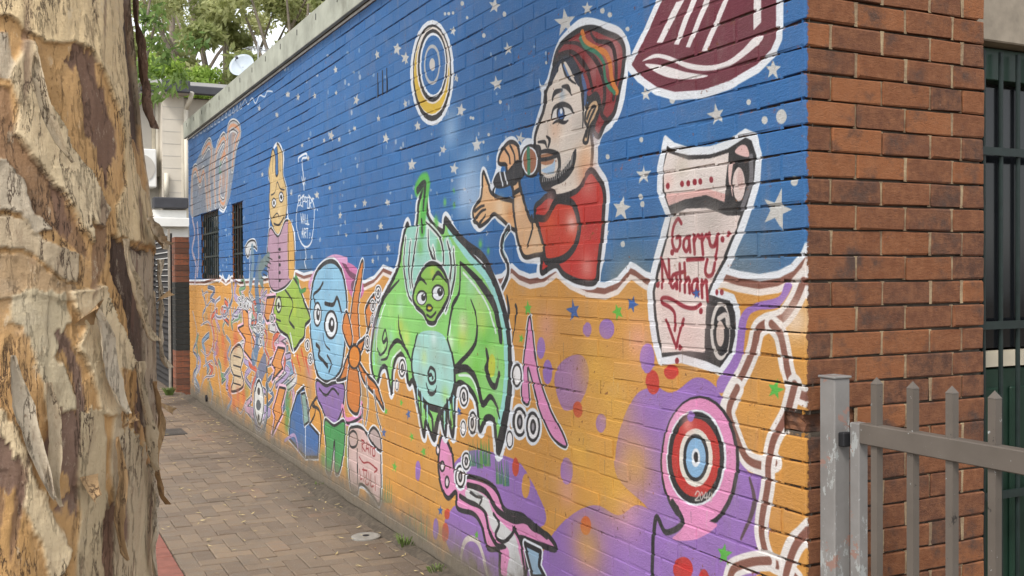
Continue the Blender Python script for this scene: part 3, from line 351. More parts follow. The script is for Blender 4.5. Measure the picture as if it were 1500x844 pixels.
# vertical slots of a wall vent come later, as dark boxes for the shade inside them
for _ in range(50):
    x, y = prng.uniform(300, 700), prng.uniform(470, 800); spray('px', x, y, prng.uniform(4, 10), (150, 120, 80), .18)
for _ in range(60):
    x, y = prng.uniform(300, 1150), prng.uniform(470, 780); line('px', [(x, y), (x + prng.uniform(-1, 1), y + prng.uniform(8, 34))], (.7, .3), prng.choice([(120, 84, 60), (150, 110, 60), (90, 80, 84), (200, 190, 180)]), a=.35)
# paint weathers unevenly
_yy, _xx = np.mgrid[0:TH, 0:TW]
_rs = np.random.RandomState(3)
def tilenoise(step):
    g = _rs.rand(TH // step + 3, TW // step + 3).astype(np.float32); fy = _yy / step; fx = _xx / step
    iy = fy.astype(int); ix = fx.astype(int); ty = (fy - iy).astype(np.float32); tx = (fx - ix).astype(np.float32)
    return (g[iy, ix] * (1 - tx) + g[iy, ix + 1] * tx) * (1 - ty) + (g[iy + 1, ix] * (1 - tx) + g[iy + 1, ix + 1] * tx) * ty
_lum = CAN.mean(-1, keepdims=True); CAN[:] = (_lum + (CAN - _lum) * .95) * .97; del _lum
CAN *= (0.94 + 0.08 * tilenoise(160) + 0.05 * tilenoise(24) - 0.03)[..., None]
IMG = bpy.data.images.new('mural_paint', TW, TH, alpha=False)
_buf = np.ones((TH, TW, 4), np.float32); _buf[..., :3] = np.clip(CAN, 0, 1)
IMG.pixels.foreach_set(_buf.ravel()); IMG.update(); IMG.pack()
del _buf, CAN, _yy, _xx
# ------------------------------------------------------------------ helpers
rng = random.Random(11); nr = np.random.RandomState(5)
COL = scene.collection
def link(o, parent=None):
    COL.objects.link(o)
    if parent is not None: o.parent = parent
    return o
def tag(o, label=None, cat=None, group=None, kind=None):
    if label: o['label'] = label
    if cat: o['category'] = cat
    if group: o['group'] = group
    if kind: o['kind'] = kind
    return o
def empty(name, loc=(0, 0, 0)):
    o = bpy.data.objects.new(name, None); o.location = loc; o.empty_display_size = 0.1; return link(o)
def mesh(name, v, f, mat=None, smooth=False):
    m = bpy.data.meshes.new(name); m.from_pydata([tuple(map(float, p)) for p in v], [], f); m.update()
    if mat: m.materials.append(mat)
    if smooth: m.polygons.foreach_set('use_smooth', [True] * len(m.polygons))
    return m
def ob(name, m, parent=None, loc=None, rot=None):
    o = bpy.data.objects.new(name, m); link(o, parent)
    if loc is not None: o.location = loc
    if rot is not None: o.rotation_euler = rot
    return o
class MB:
    """collects boxes, tubes and quads into one mesh"""
    def __init__(s): s.v = []; s.f = []
    def add(s, v, f):
        n = len(s.v); s.v += [tuple(p) for p in v]; s.f += [tuple(i + n for i in q) for q in f]; return s
    def box(s, x0, x1, y0, y1, z0, z1):
        return s.add([(x0, y0, z0), (x1, y0, z0), (x1, y1, z0), (x0, y1, z0), (x0, y0, z1), (x1, y0, z1), (x1, y1, z1), (x0, y1, z1)],
                     [(3, 2, 1, 0), (4, 5, 6, 7), (0, 1, 5, 4), (1, 2, 6, 5), (2, 3, 7, 6), (3, 0, 4, 7)])
    def tube(s, pts, r, n=10, cap=True):
        P = [Vector(p) for p in pts]; R = r if isinstance(r, (list, tuple)) else [r] * len(P); rings = []
        for i, p in enumerate(P):
            t = (P[min(i + 1, len(P) - 1)] - P[max(i - 1, 0)]).normalized(); a = t.orthogonal().normalized() if abs(t.z) < .95 else Vector((1, 0, 0)).cross(t).normalized(); b = t.cross(a)
            rings.append([p + (a * math.cos(2 * math.pi * k / n) + b * math.sin(2 * math.pi * k / n)) * R[i] for k in range(n)])
        v = [q for rg in rings for q in rg]; f = []
        for i in range(len(P) - 1):
            for k in range(n): f.append((i * n + k, i * n + (k + 1) % n, (i + 1) * n + (k + 1) % n, (i + 1) * n + k))
        if cap: f.append(tuple(range(n - 1, -1, -1))); f.append(tuple((len(P) - 1) * n + k for k in range(n)))
        return s.add(v, f)
    def build(s, name, mat, parent=None, bevel=0, smooth=False, loc=None):
        m = mesh(name, s.v, s.f, mat, smooth)
        if bevel:
            b = bmesh.new(); b.from_mesh(m); bmesh.ops.recalc_face_normals(b, faces=b.faces)
            bmesh.ops.bevel(b, geom=list(b.edges), offset=bevel, segments=1, affect='EDGES', clamp_overlap=True); b.to_mesh(m); b.free()
        return ob(name, m, parent, loc)
def vnoise(x, y, seed=0):
    x = np.asarray(x, float); y = np.asarray(y, float); ix = np.floor(x).astype(np.int64); iy = np.floor(y).astype(np.int64); fx = x - ix; fy = y - iy
    fx = fx * fx * (3 - 2 * fx); fy = fy * fy * (3 - 2 * fy)
    def h(a, b):
        n = (a * 374761393 + b * 668265263 + seed * 1442695041) & 0xFFFFFFFF; n = ((n ^ (n >> 13)) * 1274126177) & 0xFFFFFFFF; n = n ^ (n >> 16); return (n & 0xFFFF) / 65535.0
    return (h(ix, iy) * (1 - fx) + h(ix + 1, iy) * fx) * (1 - fy) + (h(ix, iy + 1) * (1 - fx) + h(ix + 1, iy + 1) * fx) * fy
def fbm(x, y, seed=0, o=4):
    s = 0; a = .5; t = 0
    for i in range(o): s = s + a * vnoise(x * 2 ** i, y * 2 ** i, seed + i * 17); t += a; a *= .5
    return s / t

# ------------------------------------------------------------------ materials
class NT:
    def __init__(s, name, rough=.8):
        s.m = bpy.data.materials.new(name); s.m.use_nodes = True; s.t = s.m.node_tree; s.b = s.t.nodes['Principled BSDF']; s.b.inputs['Roughness'].default_value = rough; s.b.inputs['Specular IOR Level'].default_value = .35
    def n(s, typ, **k):
        x = s.t.nodes.new(typ)
        for a, b in k.items(): setattr(x, a, b)
        return x
    def put(s, node, i, val):
        if hasattr(val, 'links') or isinstance(val, bpy.types.NodeSocket): s.t.links.new(val, node.inputs[i])
        else: node.inputs[i].default_value = val
    def math(s, op, a, b=0.0, clamp=False):
        x = s.n('ShaderNodeMath', operation=op, use_clamp=clamp); s.put(x, 0, a); s.put(x, 1, b); return x.outputs[0]
    def noise(s, vec, scale, detail=4, rough=.6, out=0):
        x = s.n('ShaderNodeTexNoise'); s.put(x, 'Vector', vec); x.inputs['Scale'].default_value = scale; x.inputs['Detail'].default_value = detail; x.inputs['Roughness'].default_value = rough; return x.outputs[out]
    def ramp(s, fac, stops):
        x = s.n('ShaderNodeValToRGB'); s.put(x, 0, fac); e = x.color_ramp.elements
        while len(e) < len(stops): e.new(.5)
        for q, (p, c) in zip(e, stops): q.position = p; q.color = (*c, 1) if len(c) == 3 else c
        return x.outputs[0]
    def mix(s, fac, a, b, mode='MIX'):
        x = s.n('ShaderNodeMix', data_type='RGBA', blend_type=mode); s.put(x, 0, fac); s.put(x, 6, a if not isinstance(a, tuple) else (*a, 1)); s.put(x, 7, b if not isinstance(b, tuple) else (*b, 1)); return x.outputs[2]
    def smooth(s, v, lo, hi):
        x = s.n('ShaderNodeMapRange', interpolation_type='SMOOTHSTEP'); s.put(x, 0, v); x.inputs[1].default_value = lo; x.inputs[2].default_value = hi; return x.outputs[0]
    def bump(s, h, strength, dist):
        x = s.n('ShaderNodeBump'); x.inputs['Strength'].default_value = strength; x.inputs['Distance'].default_value = dist; s.put(x, 'Height', h); s.t.links.new(x.outputs[0], s.b.inputs['Normal'])
    def scaled(s, vec, sc):
        x = s.n('ShaderNodeMapping'); s.put(x, 0, vec); x.inputs['Scale'].default_value = sc; return x.outputs[0]
    def base(s, c): s.put(s.b, 'Base Color', c if not isinstance(c, tuple) else (*c, 1)); return s
def plain(name, c, rough=.7, var=.25, scale=8, bump=.2, dist=.004, metal=0.0, dirt=None):
    t = NT(name, rough); p = t.n('ShaderNodeTexCoord').outputs['Object']; n1 = t.noise(p, scale, 6); lo = tuple(x * (1 - var) for x in c); hi = tuple(min(1, x * (1 + var)) for x in c)
    cc = t.ramp(n1, [(.3, lo), (.7, hi)])
    if dirt: cc = t.mix(t.smooth(t.noise(p, scale * .35, 5, .7), .55, .75), cc, dirt)
    t.base(cc); t.b.inputs['Metallic'].default_value = metal
    if bump: t.bump(t.noise(p, scale * 6, 5, .7), bump, dist)
    return t.m

building = empty('brick_building', (0, 0, 0))
tag(building, 'flat-roofed brick building with a colourful painted mural along its lane wall', 'building')
def brick_material(name, per_object=True, mortar=False, bed=False):
    t = NT(name, .75); tc = t.n('ShaderNodeTexCoord'); tc.object = building; p = tc.outputs['Object']
    sep = t.n('ShaderNodeSeparateXYZ'); t.put(sep, 0, p); X, Y, Z = sep.outputs
    comb = t.n('ShaderNodeCombineXYZ'); t.put(comb, 0, t.math('MULTIPLY', Y, TS / TW)); t.put(comb, 1, t.math('MULTIPLY', t.math('SUBTRACT', Z, TZ0), TS / TH))
    im = t.n('ShaderNodeTexImage', image=IMG, extension='EXTEND', interpolation='Linear'); t.put(im, 0, comb.outputs[0]); paint = im.outputs[0]
    if mortar: raw = t.ramp(t.noise(p, 11, 6, .7), [(.3, (.06, .048, .038)), (.7, (.13, .105, .08))] if bed else [(.25, (.10, .065, .045)), (.45, (.26, .18, .11)), (.6, (.40, .30, .18)), (.8, (.50, .40, .25))])  # bed mortar darker: shade and dirt of the raked joint put into its colour
    else:
        if per_object: rnd = t.n('ShaderNodeObjectInfo').outputs['Random']
        else: rnd = t.n('ShaderNodeAttribute', attribute_name='tone').outputs['Fac']
        a = t.ramp(rnd, [(0, (.078, .038, .026)), (.3, (.13, .052, .028)), (.65, (.19, .069, .028)), (1, (.27, .10, .038))])
        raw = t.mix(t.smooth(t.noise(p, 22, 6, .7), .35, .7), a, t.mix(.55, a, (.30, .13, .06)))
        raw = t.mix(t.smooth(t.noise(p, 7, 5, .65), .50, .72), raw, (.075, .046, .036)); raw = t.mix(t.math('MULTIPLY', t.smooth(t.noise(p, 15, 5, .7), .58, .72), .7), raw, (.26, .105, .045)); raw = t.mix(t.math('MULTIPLY', t.smooth(t.noise(p, 26, 6, .8), .64, .74), .5), raw, (.40, .31, .24)); raw = t.mix(t.smooth(t.noise(p, 160, 2), .62, .75), raw, (.10, .06, .05))
    # paint covers the lane face only, and is worn in small chips
    edge = t.math('ADD', X, t.math('MULTIPLY', t.math('SUBTRACT', t.noise(p, 38, 5, .7), .5), .05))
    on = t.math('SUBTRACT', 1.0, t.smooth(edge, (.010 if bed else .03) if mortar else .007, (.016 if bed else .045) if mortar else .012))
    chip = t.smooth(t.noise(p, 30, 7, .8), .70, .72)
    on = t.math('MULTIPLY', on, t.math('SUBTRACT', 1.0, chip))
    # lowest courses: weathered grey splash zone
    low = t.math('SUBTRACT', 1.0, t.smooth(t.math('ADD', t.math('SUBTRACT', Z, t.math('MULTIPLY', Y, .0075)), t.math('MULTIPLY', t.math('SUBTRACT', t.noise(p, 5, 6, .7), .5), .42)), .04, .34))
    grime = t.mix(t.noise(p, 18, 5), (.10, .082, .06), (.21, .175, .13))
    paint = t.mix(t.math('MULTIPLY', t.smooth(t.noise(p, 6, 6, .75), .52, .8), .22), paint, (.32, .29, .25))
    paint = t.mix(t.math('MULTIPLY', t.smooth(t.noise(t.scaled(p, (1, 1, .16)), 9, 5, .7), .54, .74), .26), paint, (.22, .19, .16)); paint = t.mix(t.math('MULTIPLY', t.smooth(t.noise(p, 55, 5, .8), .60, .72), .22), paint, (.62, .60, .56))
    if not mortar: paint = t.mix(t.math('MULTIPLY', rnd, .16), paint, t.mix(.5, paint, (.20, .19, .18)))
    c = t.mix(on, raw, paint); c = t.mix(t.math('MULTIPLY', low, t.math('SUBTRACT', 1.0, t.smooth(X, .05, .1))), c, grime)
    t.base(c)
    rough_n = t.noise(t.scaled(p, (1, 1, 1.9)), 52, 6, .75); fine = t.noise(p, 320, 3, .6)
    t.bump(t.math('ADD', rough_n, t.math('MULTIPLY', fine, .35)), .8, .008)
    t.put(t.b, 'Roughness', t.math('SUBTRACT', .9, t.math('MULTIPLY', on, .3)))
    return t.m
M_BRICK = brick_material('painted_brick'); M_BRICKS = brick_material('painted_brick_mass', False); M_MORTAR = brick_material('mortar', True, True); M_BED = brick_material('bed_joint', True, True, True)
M_DARK = plain('dark_void', (.012, .012, .014), .6, bump=0)
M_CONC = plain('fascia_cement', (.34, .35, .29), .85, .22, 5, .3, .003, dirt=(.20, .20, .16))
M_GREEN = plain('dark_green_steel', (.010, .019, .017), .5, .3, 20, .15, .001)
M_DOOR = plain('green_door_paint', (.012, .035, .022), .4, .25, 6, .1, .001)
M_CREAM = plain('cream_paint', (.62, .55, .42), .6, .1, 8, .1, .001)
M_GLASS = NT('dark_glass', .08).base((.008, .009, .011)).m
M_GALV = plain('galvanised', (.45, .46, .47), .45, .15, 20, .1, .001, .6)

# ------------------------------------------------------------------ the brick building
Z0B, PITCH, NROW = .026, .086, 43
WINS = [(10.25, 11.5, 1.746, 2.606), (8.85, 9.45, 1.746, 2.606)]
DOORX0, DOORX1, DOORZ = .855, 1.76, 2.67
bricks = []      # (x0,x1,y0,y1,z0,z1)
perp = []
for k in range(-2, NROW):
    za, zb = Z0B + PITCH * k + .0038, Z0B + PITCH * (k + 1) - .0038; even = k % 2 == 0
    spans = []; s = .12 if even else .24
    while s < WALL_LEN: spans.append((s, min(s + .23, WALL_LEN))); s += .24
    for a, b in spans:
        parts = [(a, b)]
        for (w0, w1, h0, h1) in WINS:
            if za > h0 - .02 and zb < h1 + .02:
                parts = [q for (c, d) in parts for q in ((c, min(d, w0)), (max(c, w1), d)) if q[1] - q[0] > .02]
        for c, d in parts:
            j = rng.uniform(-.0015, .0025); bricks.append((j, .10, c, d, za, zb))
        perp.append((0, a - .01, a, za, zb))
    bricks.append((0, .222, 0, .11, za, zb) if even else (0, .11, 0, .23, za, zb))        # corner brick
    sp = [(.232, .454), (.464, .686), (.696, .855)] if even else [(.12, .342), (.352, .574), (.584, .735), (.745, .855)]
    q = 1.765
    while q < 3.2: sp.append((q, q + .222)); q += .232
    for a, b in sp:
        if a > .86 and a < DOORX1: continue
        j = rng.uniform(-.002, .003); bricks.append((a, b, j, .10, za, zb)); perp.append((1, a - .01, a, za, zb))
    if za > 3.05:
        a = .865
        while a < DOORX1: bricks.append((a, min(a + .222, DOORX1 - .01), .001, .10, za, zb)); perp.append((1, a - .01, a, za, zb)); a += .232
BROKEN = 14
def proj(P):
    d = Vector(P) - EYE; z = d.dot(FWD)
    if z < .1: return None
    return (CX + FPX * d.dot(RGT) / z, CY - FPX * d.dot(UPV) / z)
def shown(b):
    x0, x1, y0, y1, z0, z1 = b
    cs = [proj((x0 if x0 < .02 else x, y if x0 > .02 else y, z)) for x in (x0, x1) for y in (y0, y1) for z in (z0, z1)]
    if any(c is None for c in cs): return 0
    us = [min(max(c[0], 0), 1500) for c in cs]; ws = [min(max(c[1], 0), 844) for c in cs]
    return (max(us) - min(us)) * (max(ws) - min(ws))
order = sorted(range(len(bricks)), key=lambda i: -shown(bricks[i]))
single = set(order[:300])
_cache = {}
def brick_mesh(dx, dy, dz, var):
    key = (round(dx, 3), round(dy, 3), var)
    if key in _cache: return _cache[key]
    r = random.Random(var * 7 + 1); b = bmesh.new(); bmesh.ops.create_cube(b, size=1.0)
    for v in b.verts: v.co = Vector((v.co.x * dx, v.co.y * dy, v.co.z * dz))
    bmesh.ops.bevel(b, geom=list(b.edges), offset=r.uniform(.0028, .0055), segments=1, affect='EDGES')
    for v in b.verts: v.co += Vector((r.uniform(-.0022, .0022), r.uniform(-.0022, .0022), r.uniform(-.0024, .0024)))
    m = bpy.data.meshes.new('brick'); b.to_mesh(m); b.free(); m.materials.append(M_BRICK); _cache[key] = m; return m
bulk = MB(); tones = []
for i, bx in enumerate(bricks):
    x0, x1, y0, y1, z0, z1 = bx
    if abs(z0 - (Z0B + PITCH * BROKEN + .0038)) < .001 and y0 == 0 and x0 == 0:
        b = bmesh.new(); bmesh.ops.create_cube(b, size=1.0); bmesh.ops.subdivide_edges(b, edges=list(b.edges), cuts=3, use_grid_fill=True)
        r = random.Random(3)
        for v in b.verts:
            v.co = Vector((.122 + v.co.x * .205 + r.uniform(-.007, .007), .062 + v.co.y * .096 + r.uniform(-.006, .006), v.co.z * .07 + r.uniform(-.003, .003)))
            if v.co.x < .09: v.co.z *= .82; v.co.y += .012
        m = bpy.data.meshes.new('brick'); b.to_mesh(m); b.free(); m.materials.append(M_BRICK); tag(ob('brick', m, building, (0, 0, (z0 + z1) / 2)), 'broken corner brick with its painted face knocked off')
        continue
    if i in single:
        ob('brick', brick_mesh(x1 - x0, y1 - y0, z1 - z0, i % 9), building, ((x0 + x1) / 2, (y0 + y1) / 2, (z0 + z1) / 2 + rng.uniform(-.0012, .0012)), (rng.uniform(-.006, .006), rng.uniform(-.006, .006), rng.uniform(-.008, .008))); continue
    n = len(bulk.f)
    e = .004
    if x0 < .02 and y0 > .0:      # lane face brick, chamfered front
        bulk.add([(x1, y0, z0), (x1, y1, z0), (x1, y1, z1), (x1, y0, z1), (x0 + e, y0, z0), (x0 + e, y1, z0), (x0 + e, y1, z1), (x0 + e, y0, z1), (x0, y0 + e, z0 + e), (x0, y1 - e, z0 + e), (x0, y1 - e, z1 - e), (x0, y0 + e, z1 - e)],
                 [(8, 11, 10, 9), (4, 8, 9, 5), (5, 9, 10, 6), (6, 10, 11, 7), (7, 11, 8, 4), (0, 4, 5, 1), (1, 5, 6, 2), (2, 6, 7, 3), (3, 7, 4, 0)])
    else: bulk.box(x0, x1, y0, y1, z0, z1)
    tones += [rng.random()] * (len(bulk.f) - n)
bm_ = mesh('brickwork', bulk.v, bulk.f, M_BRICKS); at = bm_.attributes.new('tone', 'FLOAT', 'FACE'); at.data.foreach_set('value', tones)
tag(ob('brickwork', bm_, building), kind='stuff')
# mortar: raked bed joints of uneven depth, nearly flush cross joints
mo = MB(); be = MB()
ys = np.arange(0.0, WALL_LEN + .01, .06)
for k in range(-2, NROW + 1):
    z = Z0B + PITCH * k
    dep = .0028 + .016 * np.clip(fbm(ys * 1.1, np.full_like(ys, k * 7.7), 9, 3) - (.50 if z > 1.7 else .58), 0, 1) * 3.0 + .018 * np.exp(-ys / .20)
    hid = [any(w0 < y < w1 and h0 - .005 < z < h1 + .005 for (w0, w1, h0, h1) in WINS) for y in ys]
    v = []; f = []
    for i, y in enumerate(ys): v += [(dep[i], y, z - .012), (dep[i], y, z + .012)]
    for i in range(len(ys) - 1):
        if hid[i] or hid[i + 1]: continue
        f.append((2 * i, 2 * i + 1, 2 * i + 3, 2 * i + 2))
    be.add(v, f)
    xs = np.arange(0.0, 3.2, .05); d2 = .012 + .012 * fbm(xs * 3, np.full_like(xs, k * 3.1), 4, 3); v = []; f = []
    for i, x in enumerate(xs): v += [(x, d2[i], z - .012), (x, d2[i], z + .012)]
    for i in range(len(xs) - 1):
        if DOORX0 - .02 < xs[i] < DOORX1 and z < 3.05: continue
        f.append((2 * i, 2 * i + 2, 2 * i + 3, 2 * i + 1))
    be.add(v, f)
for side, a, b, za, zb in perp:
    if side == 0:
        if any(w0 - .01 < a < w1 and za > h0 - .02 and zb < h1 + .02 for (w0, w1, h0, h1) in WINS): continue
        d = rng.uniform(.0015, .0045); mo.add([(d, a - .004, za - .004), (d, b + .004, za - .004), (d, b + .004, zb + .004), (d, a - .004, zb + .004)], [(0, 3, 2, 1)])
    else:
        d = rng.uniform(.0005, .009); e1 = rng.uniform(-.002, .003); mo.add([(a - .004 + e1, d, za - .002), (b + .004, d + .002, za - .002), (b + .004, d, zb + .002), (a - .004, d + .001, zb + .002)], [(0, 1, 2, 3)])
tag(mo.build('cross_joints', M_MORTAR, building), kind='stuff'); tag(be.build('bed_joints', M_BED, building), kind='stuff')
# wall core round the openings, roof and fascia
co = MB()
zt = Z0B + PITCH * NROW
edges = [0.14, 8.85, 9.45, 10.25, 11.5, WALL_LEN - .002]
for a, b in zip(edges[:-1], edges[1:]):
    if (a, b) in ((8.85, 9.45), (10.25, 11.5)): co.box(.025, .12, a, b, -.3, 1.746); co.box(.025, .12, a, b, 2.606, zt)
    else: co.box(.025, .12, a, b, -.3, zt)
co.box(.14, DOORX0 - .002, .025, .12, -.3, zt); co.box(DOORX0 - .002, DOORX1, .025, .12, 3.0, zt); co.box(DOORX1, 3.2, .025, .12, -.3, zt)
co.box(.12, 4.0, WALL_LEN - .13, WALL_LEN - .01, -.3, zt); co.box(3.2, 4.0, .03, .12, -.3, zt); co.box(3.9, 4.0, .12, 12.3, -.3, zt)
co.build('wall_core', M_MORTAR, building)
MB().box(.3, 3.9, .3, 12.3, .02, .05).build('floor', M_DARK, building)
MB().box(-.02, 4.0, -.02, 12.52, zt + .03, zt + .10).build('roof', M_CONC, building)
MB().box(-.004, 4.0, -.004, WALL_LEN, zt - .012, zt + .03).build('roof_batten', plain('old_timber', (.10, .07, .05), .9), building)
MB().box(-.012, -.0045, 0, WALL_LEN, zt - .008, zt + .012).build('flashing', plain('flashing_white', (.5, .5, .48), .6), building)
y = -.05
while y < WALL_LEN:
    y2 = min(y + 2.4, WALL_LEN + .05); MB().box(-.055, -.02, y + .003, y2 - .003, zt + .012, zt + .245).build('fascia_board', M_CONC, building, .004)
    for q in np.arange(y + .3, y2 - .1, .6): MB().box(-.0585, -.0545, q - .006, q + .006, zt + .15, zt + .20).build('fascia_clip', M_DARK, building)
    y = y2
MB().box(-.05, 3.2, -.055, -.02, zt + .012, zt + .245).build('fascia_board', M_CONC, building, .004)
MB().box(-.022, .03, .0, WALL_LEN, -.2, .012).build('footing', plain('footing_cement', (.17, .15, .125), .9, .3, 7, .4, .006), building, .006)
for i, y in enumerate((4.08, 4.17, 4.27)):
    MB().box(-.001, .03, y, y + .016, 3.025, 3.20).build('vent_slot_shade', M_DARK, building)  # solid dark box stands in for the shade inside an open slot
MB().tube([(-.02, 11.15, .19), (.03, 11.15, .19)], .045, 14).build('drain_pipe', M_DARK, building)
for (w0, w1, h0, h1) in WINS:
    w = MB().box(.06, .10, w0, w1, h0, h0 + .05).box(.06, .10, w0, w1, h1 - .05, h1).box(.06, .10, w0, w0 + .05, h0 + .05, h1 - .05).box(.06, .10, w1 - .05, w1, h0 + .05, h1 - .05).build('window', plain('window_timber', (.07, .035, .025), .6), building)
    MB().box(.082, .088, w0 + .05, w1 - .05, h0 + .05, h1 - .05).build('pane', M_GLASS, w)
    n = max(3, int((w1 - w0) / .13))
    for i in range(n): MB().tube([(.03, w0 + (i + .5) * (w1 - w0) / n, h0 + .01), (.03, w0 + (i + .5) * (w1 - w0) / n, h1 - .01)], .008, 8).build('bar', M_GREEN, w)
    for z in (h0 + .28, h0 + .58): MB().box(.022, .03, w0 + .005, w1 - .005, z, z + .02).build('bar', M_GREEN, w)
    MB().box(-.02, .10, w0 - .02, w1 + .02, h0 - .03, h0 - .002).build('window_sill', M_MORTAR, building, .004)
# side door with security grille
dr = MB().box(DOORX0 + .05, DOORX1 - .05, .11, .15, .06, 1.40).build('door', M_DOOR, building, .002)
MB().box(DOORX0 + .05, DOORX1 - .05, .105, .15, 1.41, 1.47).build('rail', M_CREAM, dr)
MB().box(DOORX0 + .05, DOORX1 - .05, .13, .135, 1.48, 2.50).build('pane', M_GLASS, dr)
for x in np.arange(DOORX0 + .12, DOORX1 - .1, .15): MB().box(x, x + .10, .098, .111, .12, 1.33).build('panel', M_DOOR, dr, .006)
fr = MB().box(DOORX0, DOORX0 + .05, .07, .15, 0, 2.62).box(DOORX1 - .05, DOORX1, .07, .15, 0, 2.62).box(DOORX0 + .05, DOORX1 - .05, .07, .15, 2.50, 2.62).build('door_frame', M_DOOR, building, .003)
MB().box(DOORX0 - .03, DOORX1 + .03, .004, .12, 2.625, 3.05).build('lintel', plain('lintel_timber', (.26, .22, .17), .8), building, .005)
for x in np.arange(DOORX0 + .05, DOORX1, .095): MB().tube([(x, .045, .05), (x, .045, 2.60)], .0085, 8).build('bar', M_GREEN, fr)
for z in (.92, 1.56, 2.21): MB().box(DOORX0 - .005, DOORX1 - .005, .030, .038, z, z + .03).build('bar', M_GREEN, fr)
MB().box(DOORX0, DOORX1, -.10, .15, -.1, .05).build('door_step', plain('step_concrete', (.3, .28, .25), .9), building, .006)

# ------------------------------------------------------------------ ground and path
def slab(name, x0, x1, y0, y1, dz, mat, kind='structure', cols=2, rows=20):
    v = []; f = []
    for j in range(rows + 1):
        y = y0 + (y1 - y0) * j / rows
        for i in range(cols + 1): v.append((x0 + (x1 - x0) * i / cols, y, ground(y) + dz))
    for j in range(rows):
        for i in range(cols): a = j * (cols + 1) + i; f.append((a, a + 1, a + cols + 2, a + cols + 1))
    return tag(ob(name, mesh(name, v, f, mat)), kind=kind)
slab('ground', -150, 150, -60, 260, -.06, plain('soil', (.13, .10, .07), .95, .35, 1.5, .5, .02))
path = slab('path', -1.66, -.0, -4, 18.5, -.012, plain('joint_sand', (.105, .085, .065), .95, .3, 20, .5, .004))
M_PAVE = NT('paver'); _p = M_PAVE.n('ShaderNodeTexCoord').outputs['Object']
def paver_mat(name, per_object):
    t = NT(name, .85); tc = t.n('ShaderNodeTexCoord'); tc.object = building; p = tc.outputs['Object']
    _sx = t.n('ShaderNodeSeparateXYZ'); t.put(_sx, 0, p); PX = _sx.outputs[0]
    rnd = t.n('ShaderNodeObjectInfo').outputs['Random'] if per_object else t.n('ShaderNodeAttribute', attribute_name='tone').outputs['Fac']
    c = t.ramp(rnd, [(0, (.145, .106, .076)), (.25, (.19, .138, .095)), (.5, (.22, .160, .108)), (.75, (.165, .124, .09)), (.93, (.245, .178, .118)), (1, (.205, .13, .088))])
    c = t.mix(t.smooth(t.noise(p, 14, 6, .7), .4, .75), c, t.mix(.6, c, (.19, .16, .13))); c = t.mix(t.smooth(t.noise(p, 1.3, 6, .7), .5, .72), c, t.mix(.5, c, (.15, .12, .095)))
    c = t.mix(t.math('MULTIPLY', t.smooth(t.noise(p, .9, 7, .75), .5, .68), .55), c, (.10, .078, .06)); c = t.mix(t.math('MULTIPLY', t.math('SUBTRACT', 1.0, t.smooth(t.math('ABSOLUTE', t.math('ADD', PX, t.math('MULTIPLY', t.noise(p, 7, 5), .25))), .0, .42)), .6), c, (.085, .066, .05)); c = t.mix(t.math('MULTIPLY', t.smooth(t.noise(p, 120, 2), .62, .72), .5), c, (.42, .36, .3)); t.base(c); t.bump(t.noise(p, 90, 5, .7), .5, .003); return t.m
MP1, MP2 = paver_mat('paver_clay', True), paver_mat('paver_clay_mass', False)
cells = []
W = .117
for n in range(-60, 180):
    for m_ in range(-60, 90):
        cx, cy = n + 2 * m_, n - 2 * m_
        for (a, b, c, d) in ((cx, cy, cx + 2, cy + 1), (cx, cy + 1, cx + 1, cy + 3)):
            x0, y0, x1, y1 = -1.425 + a * W, -.5 + b * W, -1.425 + c * W, -.5 + d * W
            x0, x1 = max(x0, -1.42), min(x1, -.025)
            if x1 - x0 < .03 or y1 < -.5 or y0 > 16.5: continue
            cells.append((x0 + .002, x1 - .002, y0 + .002, y1 - .002))
def pshow(c):
    P = [proj((x, y, ground(y))) for x in c[:2] for y in c[2:]]
    if any(q is None for q in P): return 0
    u = [q[0] for q in P]; w = [q[1] for q in P]
    if max(w) < 0 or min(w) > 844 or max(u) < 222: return 0
    return (max(u) - min(u)) * (max(w) - min(w))
po = sorted(range(len(cells)), key=lambda i: -pshow(cells[i])); psing = set(po[:300])
_pc = {}
def paver_mesh(dx, dy, var):
    key = (round(dx, 2), round(dy, 2), var)
    if key in _pc: return _pc[key]
    b = bmesh.new(); bmesh.ops.create_cube(b, size=1.0)
    for v in b.verts: v.co = Vector((v.co.x * dx, v.co.y * dy, v.co.z * .05))
    bmesh.ops.bevel(b, geom=list(b.edges), offset=.004, segments=1, affect='EDGES'); r = random.Random(var)
    for v in b.verts: v.co += Vector((r.uniform(-.0015, .0015), r.uniform(-.0015, .0015), r.uniform(-.001, .001)))
    m = bpy.data.meshes.new('paver'); b.to_mesh(m); b.free(); m.materials.append(MP1); _pc[key] = m; return m
pb = MB(); pt = []
